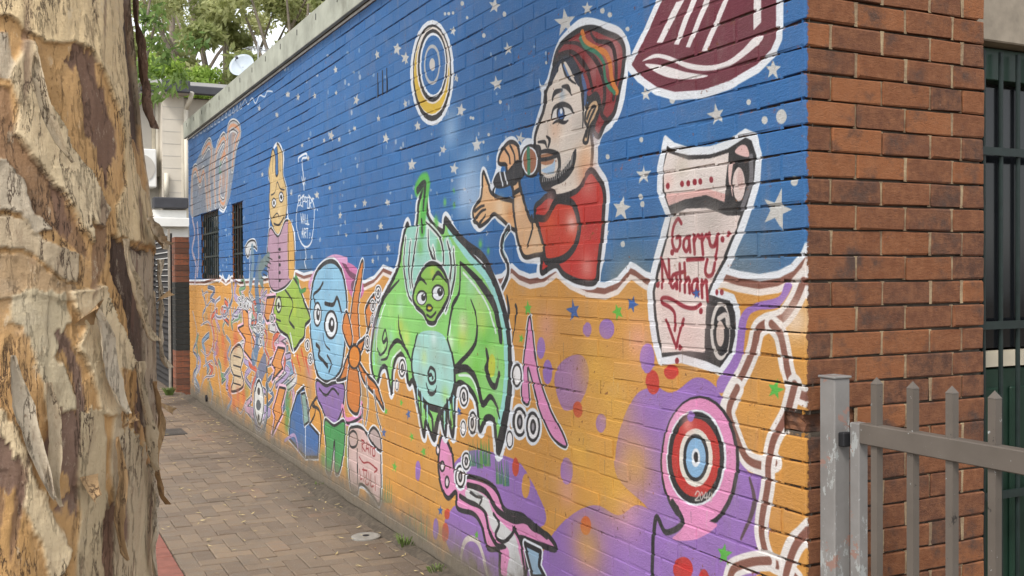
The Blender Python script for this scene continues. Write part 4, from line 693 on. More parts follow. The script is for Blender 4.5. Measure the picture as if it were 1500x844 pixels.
for i, (x0, x1, y0, y1) in enumerate(cells):
    cx, cy = (x0 + x1) / 2, (y0 + y1) / 2; dz = rng.uniform(-.004, .004) + .022 * (float(vnoise(cx * 1.2, cy * 1.2, 3)) - .5)
    if i in psing:
        ob('paver', paver_mesh(x1 - x0, y1 - y0, i % 4), path, (cx, cy, ground(cy) - .025 + dz), (rng.uniform(-.012, .012) + .0075, rng.uniform(-.012, .012), rng.uniform(-.012, .012)))
    else:
        k = len(pb.f); zz = ground(cy) + dz; e = .004
        pb.add([(x0, y0, zz - .03), (x1, y0, zz - .03), (x1, y1, zz - .03), (x0, y1, zz - .03), (x0, y0, zz - e), (x1, y0, zz - e), (x1, y1, zz - e), (x0, y1, zz - e), (x0 + e, y0 + e, zz), (x1 - e, y0 + e, zz), (x1 - e, y1 - e, zz), (x0 + e, y1 - e, zz)],
               [(8, 9, 10, 11), (4, 5, 9, 8), (5, 6, 10, 9), (6, 7, 11, 10), (7, 4, 8, 11), (0, 1, 5, 4), (1, 2, 6, 5), (2, 3, 7, 6), (3, 0, 4, 7)]); pt += [rng.random()] * (len(pb.f) - k)
pm = mesh('paving', pb.v, pb.f, MP2); pm.attributes.new('tone', 'FLOAT', 'FACE').data.foreach_set('value', pt); tag(ob('paving', pm, path), kind='stuff')
M_RED = plain('red_edge_paver', (.24, .095, .07), .85, .2, 12, .4, .003, dirt=(.17, .105, .08))
y = -.5
while y < 16:
    b = MB().box(-1.645, -1.428, y + .002, y + .228, ground(y) - .04, ground(y) + .004 + rng.uniform(-.002, .002)).build('edge_paver', M_RED, path, .004); y += .232
# soil washed up against the foot of the wall
sv = []; sf = []; yl = np.arange(-.4, 12.6, .05)
for i, y_ in enumerate(yl):
    wd = .03 + .13 * float(fbm(y_ * 1.7, 3.3, 21, 4)); g0 = ground(y_); sv += [(-.022 - wd, y_, g0 - .012), (-.022 - wd * .55, y_, g0 + .010 + .012 * float(vnoise(y_ * 6, 1, 5))), (-.018, y_, g0 + .022 + .02 * float(vnoise(y_ * 3, 8, 6)))]
for i in range(len(yl) - 1):
    for j in (0, 1): a = i * 3 + j; sf.append((a, a + 1, a + 4, a + 3))
tag(ob('washed_soil', mesh('washed_soil', sv, sf, plain('damp_soil', (.085, .068, .05), .95, .4, 25, .8, .008), True), path), kind='stuff')
# leaf litter, drain covers, weeds
M_LEAF = plain('dry_leaf', (.46, .36, .17), .7, .4, 30, 0)
lv = MB()
for _ in range(360):
    yy = rng.uniform(2.6, 14); xx = -rng.uniform(.03, 1.4) if rng.random() < .6 else -.03 - abs(rng.gauss(0, .2))
    L = rng.uniform(.014, .034); w = L * .2; a = rng.uniform(0, 6.28); z = ground(yy) + .009; c, s_ = math.cos(a), math.sin(a)
    q = [(-L, 0, .001), (0, w, .004), (L, 0, rng.uniform(.002, .014)), (0, -w, .003)]
    lv.add([(xx + u * c - v_ * s_, yy + u * s_ + v_ * c, z + h) for u, v_, h in q], [(0, 3, 2, 1)])
tag(lv.build('leaf_litter', M_LEAF), 'thin dry leaves scattered over the brick paving', 'leaves', kind='stuff')
g = on_x(536, 788, 0); 
def gpt(px, py):
    v = ray(px, py); t = (ground(5) - EYE.z) / v.z
    for _ in range(4): P = EYE + v * t; t = (ground(P.y) - EYE.z) / v.z
    return EYE + v * t
P = gpt(536, 788)
cap_ = MB().tube([(0, 0, -.02), (0, 0, .012), (0, 0, .016)], [.098, .098, .09], 28).build('drain_cover', plain('cap_concrete', (.24, .225, .20), .85, .2, 25, .4, .002), None, 0, False, (P.x, P.y, P.z))
tag(cap_, 'round pale concrete drain cover set in the paving', 'drain cover')
MB().tube([(0, 0, .012), (0, 0, .019)], .022, 12).build('keyhole', M_DARK, cap_)
P = gpt(240, 634)
gr = MB().box(-.22, .22, -.22, .22, -.02, .008).build('grate_frame', plain('cast_iron', (.07, .062, .055), .7), None, .003, False, (P.x, P.y, P.z)); gr.name = 'drain_grate'
tag(gr, 'dark square iron drain grate set in the lane', 'drain grate')
for i in range(7): MB().box(-.18, .18, -.17 + i * .052, -.145 + i * .052, .008, .013).build('slat', plain('iron_slat', (.10, .09, .08), .6), gr)
M_GRASS = plain('weed_green', (.12, .17, .045), .7, .4, 20, 0)
def weed(px, py, n, h, lab):
    P = gpt(px, py); b = MB()
    for _ in range(n):
        a = rng.uniform(0, 6.28); l = h * rng.uniform(.5, 1); r = rng.uniform(0, .05); x, y = math.cos(a) * r, math.sin(a) * r; dx, dy = math.cos(a) * l * .7, math.sin(a) * l * .7; w = .003
        b.add([(x - w, y, 0), (x + w, y, 0), (x + dx * .5 + w, y + dy * .5, l * .7), (x + dx * .5 - w, y + dy * .5, l * .7), (x + dx, y + dy, l * .75)], [(0, 1, 2, 3), (3, 2, 4)])
    tag(b.build('weed_tuft', M_GRASS, None, 0, False, (P.x, P.y, P.z)), lab, 'weed')
weed(640, 838, 26, .07, 'tiny weed sprig at the wall foot near the pink jaw painting'); weed(470, 713, 24, .06, 'tiny weed sprig at the wall foot under the painted blue box'); weed(594, 802, 40, .12, 'small grassy weed at the wall foot beside the round drain cover'); weed(248, 579, 120, .16, 'low green weed clump by the brick pillar at the lane end')

# ------------------------------------------------------------------ steel gate at the corner
M_GATE = NT('gate_paint', .5); _t = M_GATE; _c = _t.n('ShaderNodeTexCoord').outputs['Object']
_cc = _t.ramp(_t.noise(_c, 5, 4), [(.3, (.098, .082, .068)), (.7, (.13, .11, .092))])
_cc = _t.mix(_t.smooth(_t.noise(_c, 26, 6, .75), .655, .68), _cc, (.36, .37, .36)); _cc = _t.mix(_t.smooth(_t.noise(_t.scaled(_c, (1, 1, .6)), 17, 6, .8), .63, .655), _cc, (.03, .026, .024)); _t.base(_cc); _t.bump(_t.noise(_c, 140, 3), .2, .001); M_GATE = _t.m
M_POST = NT('post_paint', .5); _t = M_POST; _c = _t.n('ShaderNodeTexCoord').outputs['Object']
_cc = _t.ramp(_t.noise(_c, 4, 5), [(.3, (.15, .14, .132)), (.7, (.24, .23, .22))]); _cc = _t.mix(_t.smooth(_t.noise(_t.scaled(_c, (1, 1, .5)), 13, 6, .75), .56, .59), _cc, (.32, .33, .32)); _cc = _t.mix(_t.smooth(_t.noise(_c, 9, 5, .7), .58, .60), _cc, (.26, .16, .13)); _cc = _t.mix(_t.smooth(_t.noise(_c, 30, 5, .7), .72, .75), _cc, (.05, .04, .04)); _t.base(_cc); _t.bump(_t.noise(_c, 120, 3), .2, .001); M_POST = _t.m
GX = .075
post = empty('gate_post', (GX - .02, -.075, -.05)); tag(post, 'peeling grey square steel gate post standing against the wall corner', 'post')
MB().box(-.034, .034, -.034, .034, 0, 1.482).build('shaft', M_POST, post, .004)
MB().box(-.038, .038, -.038, .038, 1.482, 1.49).build('post_cap', M_POST, post, .002); MB().box(-.02, .02, -.06, -.034, 1.265, 1.31).build('hinge', M_DARK, post, .003); MB().box(-.02, .02, -.06, -.034, .28, .32).build('hinge', M_DARK, post, .003)
post2 = empty('gate_post', (GX - .02, -1.44, -.05)); tag(post2, 'grey square steel gate post at the latch end of the picket gate', 'post')
MB().box(-.034, .034, -.034, .034, 0, 1.482).build('shaft', M_POST, post2, .004); MB().box(-.038, .038, -.038, .038, 1.482, 1.49).build('post_cap', M_POST, post2, .002)
gate = empty('picket_gate', (GX, -.14, 0)); tag(gate, 'weathered grey steel picket gate with pointed pickets beside the brick corner', 'gate')
MB().box(-.02, .02, -.04, 0, .10, 1.295).build('stile', M_POST, gate, .003); MB().box(-.02, .02, -1.25, -1.21, .10, 1.295).build('stile', M_POST, gate, .003)
MB().box(-.022, .022, -1.208, -.042, 1.232, 1.297).build('rail', M_GATE, gate, .003); MB().box(-.022, .022, -1.208, -.042, .14, .20).build('rail', M_GATE, gate, .003)
for i in range(8):
    y = -.095 - i * .142; h = .0125
    b = MB().box(-h, h, y - h, y + h, .08, 1.425); b.add([(-h - .001, y - h - .001, 1.4255), (h + .001, y - h - .001, 1.4255), (h + .001, y + h + .001, 1.4255), (-h - .001, y + h + .001, 1.4255), (0, y, 1.447)], [(0, 1, 4), (1, 2, 4), (2, 3, 4), (3, 0, 4), (3, 2, 1, 0)])
    b.build('picket', M_GATE, gate)
# ------------------------------------------------------------------ paperbark tree beside the lane
TX, TY = -2.472, .351
tree = empty('paperbark_tree', (TX, TY, 0)); tag(tree, 'huge paperbark tree trunk with layered peeling cream and tan bark beside the lane', 'tree')
def trunk_r(z): return np.interp(z, [-.1, .3, .7, 1.0, 1.4, 1.85, 2.47, 3.2, 4.5, 6.5], [.66, .56, .49, .452, .468, .462, .408, .37, .33, .27])
def trunk_c(z): return np.interp(z, [-.1, 2.5, 6.5], [0, .01, .25]), np.interp(z, [-.1, 2.5, 6.5], [0, .0, .2])
def on_trunk(px, py, r=.455):
    v = ray(px, py).normalized(); o = EYE - Vector((TX, TY, 0))
    for _ in range(3):
        a = v.x ** 2 + v.y ** 2; b = o.x * v.x + o.y * v.y; c = o.x ** 2 + o.y ** 2 - r * r; D = b * b - a * c
        t = (-b - math.sqrt(D)) / a if D > 0 else -b / a
        r = float(trunk_r(o.z + v.z * t))
    P = o + v * t; return math.atan2(P.y, P.x) % (2 * math.pi), P.z
NTH = 640
zs = np.concatenate([np.arange(-.1, .8, .03), np.arange(.8, 2.75, .0042), np.arange(2.75, 6.5, .05)]); NZ = len(zs)
th = np.linspace(0, 2 * math.pi, NTH, endpoint=False); TH_, ZZ = np.meshgrid(th, zs); cu, su = np.cos(TH_), np.sin(TH_)
def cyl(seed, sx, sz, shear, o=4):      # noise round the trunk, blended at the seam
    n1 = fbm((TH_ + shear * ZZ) * sx, ZZ * sz, seed, o); n2 = fbm((TH_ - 2 * math.pi + shear * ZZ) * sx, ZZ * sz, seed, o); k = np.clip((TH_ / (2 * math.pi) - .95) * 20, 0, 1); return n1 * (1 - k) + n2 * k
C3 = np.empty((NZ, NTH, 3)); C3[:] = (.46, .29, .145); H = np.zeros((NZ, NTH))
def lay(m, d_edge, c, thick, edge, seed, streak=.0):
    """one sheet of bark: m = cover 0..1, d_edge = metres in from its torn edge"""
    global C3, H
    tint = 1 + .30 * (cyl(500 + seed, 6, 2.0, -.3, 5) - .5) + .16 * (cyl(700 + seed, 30, 4, -.3, 3) - .5)
    C3 = C3 * (1 - m[..., None]) + np.array(c)[None, None] * tint[..., None] * m[..., None]
    H = H * (1 - .5 * m) + m * (.8 * thick + .8 * edge * np.exp(-np.clip(d_edge, 0, 1) / .010) * np.clip((cyl(900 + seed, 5, 5, 0, 2) - .3) * 2.2, 0, 1))
# sheets all round the trunk
for i, (sx, sz, thr, c, tk) in enumerate([(1.6, 1.0, .52, (.22, .13, .085), .0), (1.4, .9, .50, (.52, .36, .20), .006), (1.7, .9, .54, (.60, .47, .31), .010), (2.2, 1.2, .58, (.25, .155, .11), .0), (1.8, 1.0, .56, (.64, .53, .37), .012)]):
    d = cyl(40 + i * 13, sx, sz, -.5, 5) + .08 * (cyl(300 + i, 11, 4.0, -.4, 4) - .5) - thr; lay(np.clip(d / .006, 0, 1), np.clip(d, 0, 1) * .5, c, tk, .008 if tk else 0, i)
# the large sheets one can tell apart, traced on the lane side
w1 = (cyl(61, 14, 9, 0, 4) - .5); w2 = (cyl(62, 40, 12, 0, 3) - .5); w3 = (cyl(63, 34, 3, -.2, 3) - .5)
def traced(px, c, tk, edge, seed, rag=.03, streaky=0.0):
    q = np.array([on_trunk(x, y) for x, y in px]); q[:, 0] = np.unwrap(q[:, 0]); rr = .45
    t0, t1, z0, z1 = q[:, 0].min() - .1, q[:, 0].max() + .1, q[:, 1].min() - .05, q[:, 1].max() + .05
    sel = (TH_ > t0) & (TH_ < t1) & (ZZ > z0) & (ZZ < z1)
    x = (TH_[sel] + (w1[sel] * 1.1 + w2[sel] * .15) * rag / rr); y = ZZ[sel] + (w1[sel] * .9 + w2[sel] * .15) * rag + w3[sel] * streaky
    ins = np.zeros(x.shape, bool); dm = np.full(x.shape, 9.0); n = len(q)
    for k in range(n):
        (ax, ay), (bx, by) = q[k], q[(k + 1) % n]
        cr = ((ay > y) != (by > y)); xc = ax + (y - ay) * (bx - ax) / ((by - ay) or 1e-9); ins ^= cr & (x < xc)
        dx, dy = (bx - ax) * rr, by - ay; L = dx * dx + dy * dy + 1e-12; u = np.clip(((x - ax) * rr * dx + (y - ay) * dy) / L, 0, 1); dm = np.minimum(dm, np.hypot((x - ax) * rr - u * dx, y - ay - u * dy))
    m = np.zeros(TH_.shape); d = np.ones(TH_.shape); m[sel] = np.clip(np.where(ins, dm, -dm) / .004 + .5, 0, 1); d[sel] = np.where(ins, dm, 0); lay(m, d, c, tk, edge, seed)
TAN, CRM, PAL, BRO, DRK, PUB, GRY, ORG = (.60, .36, .155), (.74, .56, .32), (.78, .62, .39), (.24, .14, .092), (.125, .083, .06), (.27, .17, .122), (.54, .45, .33), (.57, .33, .13)
for k, a in enumerate([
    ([(-200, -40), (210, -40), (240, 400), (240, 880), (-200, 880)], TAN, .0, 0, .0, 0),
    ([(95, 62), (128, 70), (150, 135), (165, 200), (170, 250), (158, 262), (140, 215), (118, 160), (102, 110)], BRO, -.001, 0, .05, .16),
    ([(-200, 105), (12, 125), (25, 205), (60, 245), (100, 300), (125, 350), (132, 380), (98, 352), (60, 322), (20, 285), (-200, 250)], (.34, .20, .105), -.004, 0, .02, 0),
    ([(60, 250), (85, 260), (110, 330), (105, 345), (80, 310)], BRO, -.002, 0, .04, .12),
    ([(176, -40), (212, -40), (214, 60), (212, 180), (206, 236), (186, 180), (176, 80)], DRK, -.012, 0, .02, 0),
    ([(-200, 40), (8, 45), (22, 95), (18, 112), (-200, 118)], GRY, .004, .006, .02, 0),
    ([(-200, -60), (180, -60), (174, 40), (180, 150), (197, 250), (217, 310), (234, 338), (224, 370), (196, 352), (172, 346), (165, 302), (184, 268), (176, 200), (160, 130), (126, 72), (100, 60), (60, 62), (32, 46), (10, 22), (-200, 10)], CRM, .012, .012, .022, 0),
    ([(28, 58), (42, 62), (46, 100), (66, 150), (96, 212), (132, 262), (152, 306), (147, 334), (128, 318), (136, 356), (118, 332), (98, 290), (60, 252), (32, 216), (20, 192), (26, 150), (14, 110)], PAL, .020, .014, .022, 0),
    ([(-200, 215), (2, 236), (26, 262), (50, 312), (74, 336), (50, 340), (25, 312), (-200, 322)], GRY, .012, .012, .03, 0),
    ([(-200, 320), (40, 320), (60, 350), (116, 368), (112, 412), (76, 396), (30, 366), (-200, 362)], (.56, .44, .29), .012, .012, .03, 0),
    ([(-200, 372), (30, 372), (70, 398), (112, 416), (110, 440), (60, 436), (-200, 440)], (.50, .34, .19), .006, .01, .03, 0),
    ([(160, 346), (218, 372), (222, 480), (225, 560), (216, 652), (206, 592), (194, 520), (180, 440), (160, 382)], DRK, -.012, 0, .02, .04),
    ([(196, 372), (226, 376), (230, 560), (228, 660), (218, 600), (212, 480)], (.46, .36, .25), .004, .008, .03, .1),
    ([(15, 430), (95, 424), (101, 470), (77, 520), (112, 600), (64, 616), (60, 560), (40, 500), (12, 470)], (.58, .48, .315), .008, .006, .025, .03),
    ([(75, 468), (97, 488), (122, 570), (117, 650), (107, 742), (86, 762), (64, 700), (60, 618), (106, 604), (101, 560), (82, 520)], PUB, -.001, 0, .04, .14),
    ([(100, 424), (150, 420), (166, 470), (191, 530), (166, 616), (140, 596), (125, 550), (108, 508), (120, 480), (104, 450)], PAL, .014, .014, .025, 0),
    ([(170, 540), (196, 545), (202, 640), (216, 672), (204, 674), (185, 612)], ORG, .006, .006, .02, 0),
    ([(58, 690), (92, 700), (96, 730), (78, 742), (62, 720)], TAN, .004, .004, .03, .05),
    ([(112, 596), (152, 602), (152, 720), (162, 860), (108, 860), (112, 700)], (.57, .45, .28), .008, .006, .03, .06),
    ([(160, 600), (208, 652), (224, 720), (224, 860), (166, 860), (160, 720)], (.60, .485, .32), .010, .006, .03, .08),
    ([(196, 560), (208, 600), (206, 660), (196, 620)], BRO, -.006, 0, .02, .05), ([(150, 760), (164, 740), (168, 860), (150, 860)], BRO, -.002, 0, .03, .1), ([(176, 700), (186, 690), (190, 780), (178, 800)], PUB, -.001, 0, .03, .1),
    ([(-200, 590), (5, 602), (32, 650), (62, 720), (98, 812), (82, 860), (40, 762), (8, 692), (-200, 690)], PAL, .012, .01, .03, .03),
    ([(-200, 640), (10, 650), (36, 720), (28, 760), (-200, 720)], PUB, -.001, 0, .03, .1),
    ([(-200, 715), (12, 720), (40, 790), (52, 860), (-200, 860)], ORG, .002, .004, .03, .08)]): traced(a[0], a[1], a[2], a[3], 20 + k, a[4], a[5])
st = cyl(77, 15, 2.4, -.3, 4); k = np.clip((st - .62) / .04, 0, 1) * np.clip((cyl(81, 3.5, 1.6, -.4, 3) - .52) / .06, 0, 1); C3 = C3 * (1 - .7 * k[..., None]) + np.array((.20, .115, .08)) * .7 * k[..., None]; H -= k * .002
H += .030 * (cyl(91, 2.5, 1.0, -.5, 3) - .5) + .005 * (cyl(92, 10, 6, -.4, 4) - .5) + .0022 * (cyl(93, 30, 24, -.3, 3) - .5) + .0015 * (cyl(94, 12, 60, .6, 2) - .5)
R = trunk_r(ZZ) - .012 + H; cx_, cy_ = trunk_c(ZZ)
VX = cx_ + R * cu; VY = cy_ + R * su
idx = np.arange(NZ * NTH).reshape(NZ, NTH); nx = np.roll(idx, -1, 1)
F = np.stack([idx[:-1], nx[:-1], nx[1:], idx[1:]], -1).reshape(-1, 4)
tm = bpy.data.meshes.new('trunk'); tm.vertices.add(NZ * NTH); tm.vertices.foreach_set('co', np.stack([VX, VY, ZZ], -1).astype(np.float32).ravel())
tm.loops.add(F.size); tm.loops.foreach_set('vertex_index', F.ravel().astype(np.int32)); tm.polygons.add(len(F)); tm.polygons.foreach_set('loop_start', np.arange(0, F.size, 4, dtype=np.int32)); tm.update(calc_edges=True); tm.validate()
tm.polygons.foreach_set('use_smooth', [True] * len(tm.polygons))
ca = tm.color_attributes.new('bark', 'FLOAT_COLOR', 'POINT'); ca.data.foreach_set('color', np.concatenate([np.clip(C3, .02, .9), np.ones((NZ, NTH, 1))], -1).astype(np.float32).ravel())
def bark_mat(name, attr, base=None):
    t = NT(name, .8); p = t.n('ShaderNodeTexCoord').outputs['Object']
    c = t.n('ShaderNodeAttribute', attribute_name='bark').outputs['Color'] if attr else t.ramp(t.noise(t.scaled(p, (1, 1, .35)), 9, 5), [(.3, tuple(x * .8 for x in base)), (.55, base), (.75, tuple(min(1, x * 1.18) for x in base))])
    c = t.mix(t.math('MULTIPLY', t.smooth(t.noise(t.scaled(p, (1, 1, .3)), 28, 6, .75), .52, .72), .5), c, (.24, .14, .085)); c = t.mix(t.math('MULTIPLY', t.smooth(t.noise(p, 4, 5, .7), .58, .72), .22), c, (.44, .40, .34))
    crack = t.smooth(t.math('ABSOLUTE', t.math('SUBTRACT', t.noise(t.scaled(p, (1, 1, .16)), 16, 7, .7), .5)), .0, .016); c = t.mix(t.math('MULTIPLY', t.math('SUBTRACT', 1.0, crack), t.smooth(t.noise(p, 6, 4), .42, .6)), c, (.10, .06, .04)); c = t.mix(t.math('MULTIPLY', t.smooth(t.noise(t.scaled(p, (1, 1, .45)), 75, 6, .8), .58, .68), .6), c, (.26, .14, .075)); c = t.mix(t.math('MULTIPLY', t.smooth(t.noise(t.scaled(p, (1, 1, .4)), 38, 6, .8), .58, .66), .45), c, (.72, .60, .43))
    t.base(c); h = t.math('ADD', t.math('ADD', t.math('MULTIPLY', crack, .5), t.noise(t.scaled(p, (1, 1, .22)), 60, 7, .8)), t.math('MULTIPLY', t.noise(t.scaled(p, (.5, .5, 1)), 130, 3), .3)); t.bump(h, .9, .009); return t.m
M_BARK = bark_mat('paperbark', True); tm.materials.append(M_BARK); ob('trunk', tm, tree)
FL = [bark_mat('bark_sheet_' + n, False, c) for n, c in (('cream', (.62, .50, .34)), ('tan', (.50, .32, .16)), ('pale', (.66, .56, .42)), ('brown', (.22, .13, .085)))]
def sheet(px_line, widths, mat, lift=.012, curl=.03, tip=.0, nseg=26, nw=8, seed=0):
    """a strip of loose bark: runs along a line on the trunk, edges curl away from it"""
    q = np.array([on_trunk(x, y) for x, y in px_line]); q[:, 0] = np.unwrap(q[:, 0]); sp = spline(q, False, max(2, nseg // (len(q) - 1))); wv = np.interp(np.linspace(0, 1, len(sp)), np.linspace(0, 1, len(widths)), widths)
    v = []; f = []; r = random.Random(seed)
    for i, (a, z) in enumerate(sp):
        rr = float(trunk_r(z)); j0, j1 = max(i - 1, 0), min(i + 1, len(sp) - 1); da = (sp[j1][0] - sp[j0][0]) * rr; dz = sp[j1][1] - sp[j0][1]; L = math.hypot(da, dz) or 1; na, nz = dz / L, -da / L; u = i / (len(sp) - 1)
        for j in range(nw + 1):
            s = j / nw * 2 - 1; jag = (.18 * (float(vnoise(i * .9, s * 3 + 40, seed)) - .5) + .3 * (float(vnoise(i * .25, s + 9, seed + 3)) - .5)) if abs(s) > .6 else 0
            d = wv[i] * (s + (jag if s > 0 else -jag)); cu_ = lift + curl * (abs(s) ** 5) * (.3 + float(vnoise(i * .22, 3 if s > 0 else 17, seed))) + tip * max(0, (u - .75) / .25) ** 2 + .008 * float(vnoise(i * .5, s * 2, seed + 9))
            R_ = rr + cu_; A = a + na * d / rr; zz = z + nz * d; c0, c1 = trunk_c(zz); v.append((float(c0) + R_ * math.cos(A), float(c1) + R_ * math.sin(A), zz))
    for i in range(len(sp) - 1):
        for j in range(nw): a0 = i * (nw + 1) + j; f.append((a0, a0 + 1, a0 + nw + 2, a0 + nw + 1))
    return ob('bark_sheet', mesh('bark_sheet', v, f, FL[mat], True), tree)
for k, (ln, w, m, lf, cr, tp) in enumerate([
    ([(193, -10), (202, 60), (206, 130), (200, 185)], [.012, .018, .022, .008], 3, .004, .02, .02),
    ([(126, 452), (140, 500), (152, 560), (164, 606)], [.006, .022, .022, .004], 2, .018, .012, .012),
    ([(188, 530), (197, 590), (204, 650), (210, 690)], [.004, .010, .010, .004], 0, .010, .02, .01),
    ([(34, 80), (40, 130), (58, 190), (85, 240)], [.004, .012, .012, .004], 0, .03, .012, .006),
    ([(200, 320), (212, 345), (222, 362)], [.01, .02, .008], 0, .016, .014, .02),
    ([(222, 380), (226, 440), (224, 500), (228, 540)], [.004, .012, .012, .003], 2, .006, .012, .02), ([(214, 560), (222, 620), (218, 690), (224, 740)], [.004, .014, .012, .003], 1, .006, .014, .02), ([(210, 680), (218, 740), (214, 800), (220, 860)], [.004, .014, .014, .006], 2, .006, .012, .01),
    ([(168, 350), (176, 400), (190, 450), (200, 500)], [.004, .014, .016, .004], 0, .012, .016, .02), ([(60, 560), (70, 620), (66, 690), (76, 740)], [.004, .016, .014, .003], 0, .010, .014, .015), ([(10, 520), (22, 590), (40, 650), (66, 730)], [.004, .02, .018, .004], 2, .012, .014, .012), ([(160, 640), (166, 700), (160, 760), (168, 820)], [.003, .012, .012, .003], 1, .008, .014, .012)]): sheet(ln, w, m, lf, cr, tp, seed=k * 5 + 1)
# small curled tabs of bark
for k, (x, y, L, w, m) in enumerate([(118, 470, .05, .028, 1), (126, 702, .05, .026, 1), (222, 440, .03, .014, 1), (226, 592, .03, .018, 1), (176, 622, .03, .012, 1)]):
    a, z = on_trunk(x, y); r = float(trunk_r(z)) + .012; v = []; f = []; rr = random.Random(k); tw = rr.uniform(-.6, .6)
    for i in range(9):
        u = i / 8; out = .034 * u ** 1.6; 
        for j in range(5): s = j / 4 * 2 - 1; A = a + (s * w * (1 - .75 * u) + tw * L * u * .5) / r; q = r + out + .012 * s * s * u; v.append((q * math.cos(A), q * math.sin(A), z + L * (.2 - u) * (1 if k % 2 else -1) + .01 * s * u))
    for i in range(8):
        for j in range(4): f.append((i * 5 + j, i * 5 + j + 1, i * 5 + j + 6, i * 5 + j + 5))
    ob('bark_sheet', mesh('bark_sheet', v, f, FL[m], True), tree)
# leaves and limbs overhead (above the frame) and the other trees
def leaf_mat(name, c, c2, trans=.35):
    t = NT(name, .55); oi = t.n('ShaderNodeAttribute', attribute_name='tone').outputs['Fac']; t.base(t.ramp(oi, [(0, c), (1, c2)]))
    tr = t.n('ShaderNodeBsdfTranslucent'); t.t.links.new(t.b.inputs['Base Color'].links[0].from_socket, tr.inputs[0]); mx = t.n('ShaderNodeMixShader'); mx.inputs[0].default_value = trans
    t.t.links.new(t.b.outputs[0], mx.inputs[1]); t.t.links.new(tr.outputs[0], mx.inputs[2]); t.t.links.new(mx.outputs[0], t.t.nodes['Material Output'].inputs[0]); return t.m
def leaves(name, centers, n, L, w, mat, parent, spread, seed=1, droop=.3):
    r = np.random.RandomState(seed); C = np.array(centers); ci = r.randint(0, len(C), n); d = r.normal(0, 1, (n, 3)); d /= np.linalg.norm(d, axis=1)[:, None]; rad = r.rand(n, 1) ** .5
    P = C[ci, :3] + d * rad * C[ci, 3:4] * np.array(spread); ax = r.normal(0, 1, (n, 3)); ax[:, 2] -= droop; ax /= np.linalg.norm(ax, axis=1)[:, None]; sd = np.cross(ax, r.normal(0, 1, (n, 3))); sd /= np.linalg.norm(sd, axis=1)[:, None]
    l = (L * r.uniform(.6, 1.2, (n, 1))); ww = l * w
    V = np.stack([P, P + ax * l * .45 + sd * ww, P + ax * l, P + ax * l * .45 - sd * ww], 1).reshape(-1, 3)
    m = bpy.data.meshes.new(name); m.vertices.add(len(V)); m.vertices.foreach_set('co', V.astype(np.float32).ravel()); m.loops.add(4 * n); m.loops.foreach_set('vertex_index', np.arange(4 * n, dtype=np.int32)); m.polygons.add(n); m.polygons.foreach_set('loop_start', np.arange(0, 4 * n, 4, dtype=np.int32)); m.update(calc_edges=True)
    tone = np.clip(.5 + .25 * r.randn(len(C))[ci] + .2 * r.randn(n), 0, 1); m.attributes.new('tone', 'FLOAT', 'FACE').data.foreach_set('value', tone.astype(np.float32)); m.materials.append(mat)
    return ob(name, m, parent)
LM_EUC = leaf_mat('eucalypt_leaf', (.30, .34, .13), (.56, .57, .29), .58); LM_DK = leaf_mat('broad_leaf', (.09, .16, .04), (.24, .34, .09), .45); LM_LT = leaf_mat('feathery_leaf', (.20, .32, .05), (.42, .56, .12), .5); LM_PB = leaf_mat('paperbark_leaf', (.05, .08, .03), (.12, .16, .06))
M_TRUNK = plain('grey_bark', (.24, .20, .16), .9, .3, 6, .5, .01)
limb = MB()
for a in (.4, 2.2, 3.9, 5.3): limb.tube([(.22, .18, 5.4), (.22 + .9 * math.cos(a), .18 + .9 * math.sin(a), 6.6), (.22 + 2.0 * math.cos(a), .18 + 2.0 * math.sin(a), 8.0)], [.15, .10, .04], 10)
limb.tube([(.25, .2, 6.4), (.3, .2, 7.6), (.2, .3, 9.2)], [.26, .17, .05], 12).build('limb', M_TRUNK, tree)
leaves('crown', [(rng.gauss(0, 1.3), rng.gauss(0, 1.3), rng.uniform(7.4, 9.8), .6) for _ in range(36)], 5200, .10, .16, LM_PB, tree, (1, 1, .7), 3)
def bgtree(name, label, px, py, depth, hts, crown_r, n, L, mat, clusters, trunk_r0, seed, w=.22, droop=.3):
    P = at_depth(px, py, depth); base = Vector((P.x, P.y, ground(20) - .2)); t = empty(name, base); tag(t, label, 'tree', 'trees behind the lane')
    H_ = P.z - base.z; r = random.Random(seed); b = MB().tube([(0, 0, 0), (.15, .1, H_ * .5), (0, 0, H_)], [trunk_r0, trunk_r0 * .7, trunk_r0 * .3], 10); cl = []
    for _ in range(clusters):
        a = r.uniform(0, 6.28); q = crown_r * math.sqrt(r.random()); z = H_ + r.uniform(-hts, hts); c = (q * math.cos(a), q * math.sin(a), z, r.uniform(.11, .22) * crown_r); cl.append(c)
        if r.random() < .22: b.tube([(0, 0, H_ * .55), (c[0] * .5, c[1] * .5, (H_ * .6 + z) / 2), (c[0], c[1], z)], [trunk_r0 * .4, trunk_r0 * .22, .015], 6)
    b.build('trunk', M_TRUNK, t); leaves('crown', cl, n, L, w, mat, t, (1, 1, .75), seed, droop)
bgtree('eucalyptus_tree', 'tall pale eucalyptus tree with loose foliage above the house roof', 330, 40, 33, 3.2, 3.8, 30000, .24, LM_EUC, 70, .3, 21)
bgtree('eucalyptus_tree', 'dense pale eucalyptus tree beyond the satellite dish', 440, 60, 30, 2.6, 3.2, 21000, .24, LM_EUC, 56, .28, 22)
bgtree('eucalyptus_tree', 'high thin eucalyptus tree standing behind the paler ones', 250, -40, 44, 3.4, 4.5, 9000, .28, LM_EUC, 46, .3, 24)
bgtree('feathery_tree', 'bright green feathery tree just above the dark gutter', 232, 118, 27, .5, 1.7, 15000, .12, LM_LT, 40, .15, 25, .3, 0)
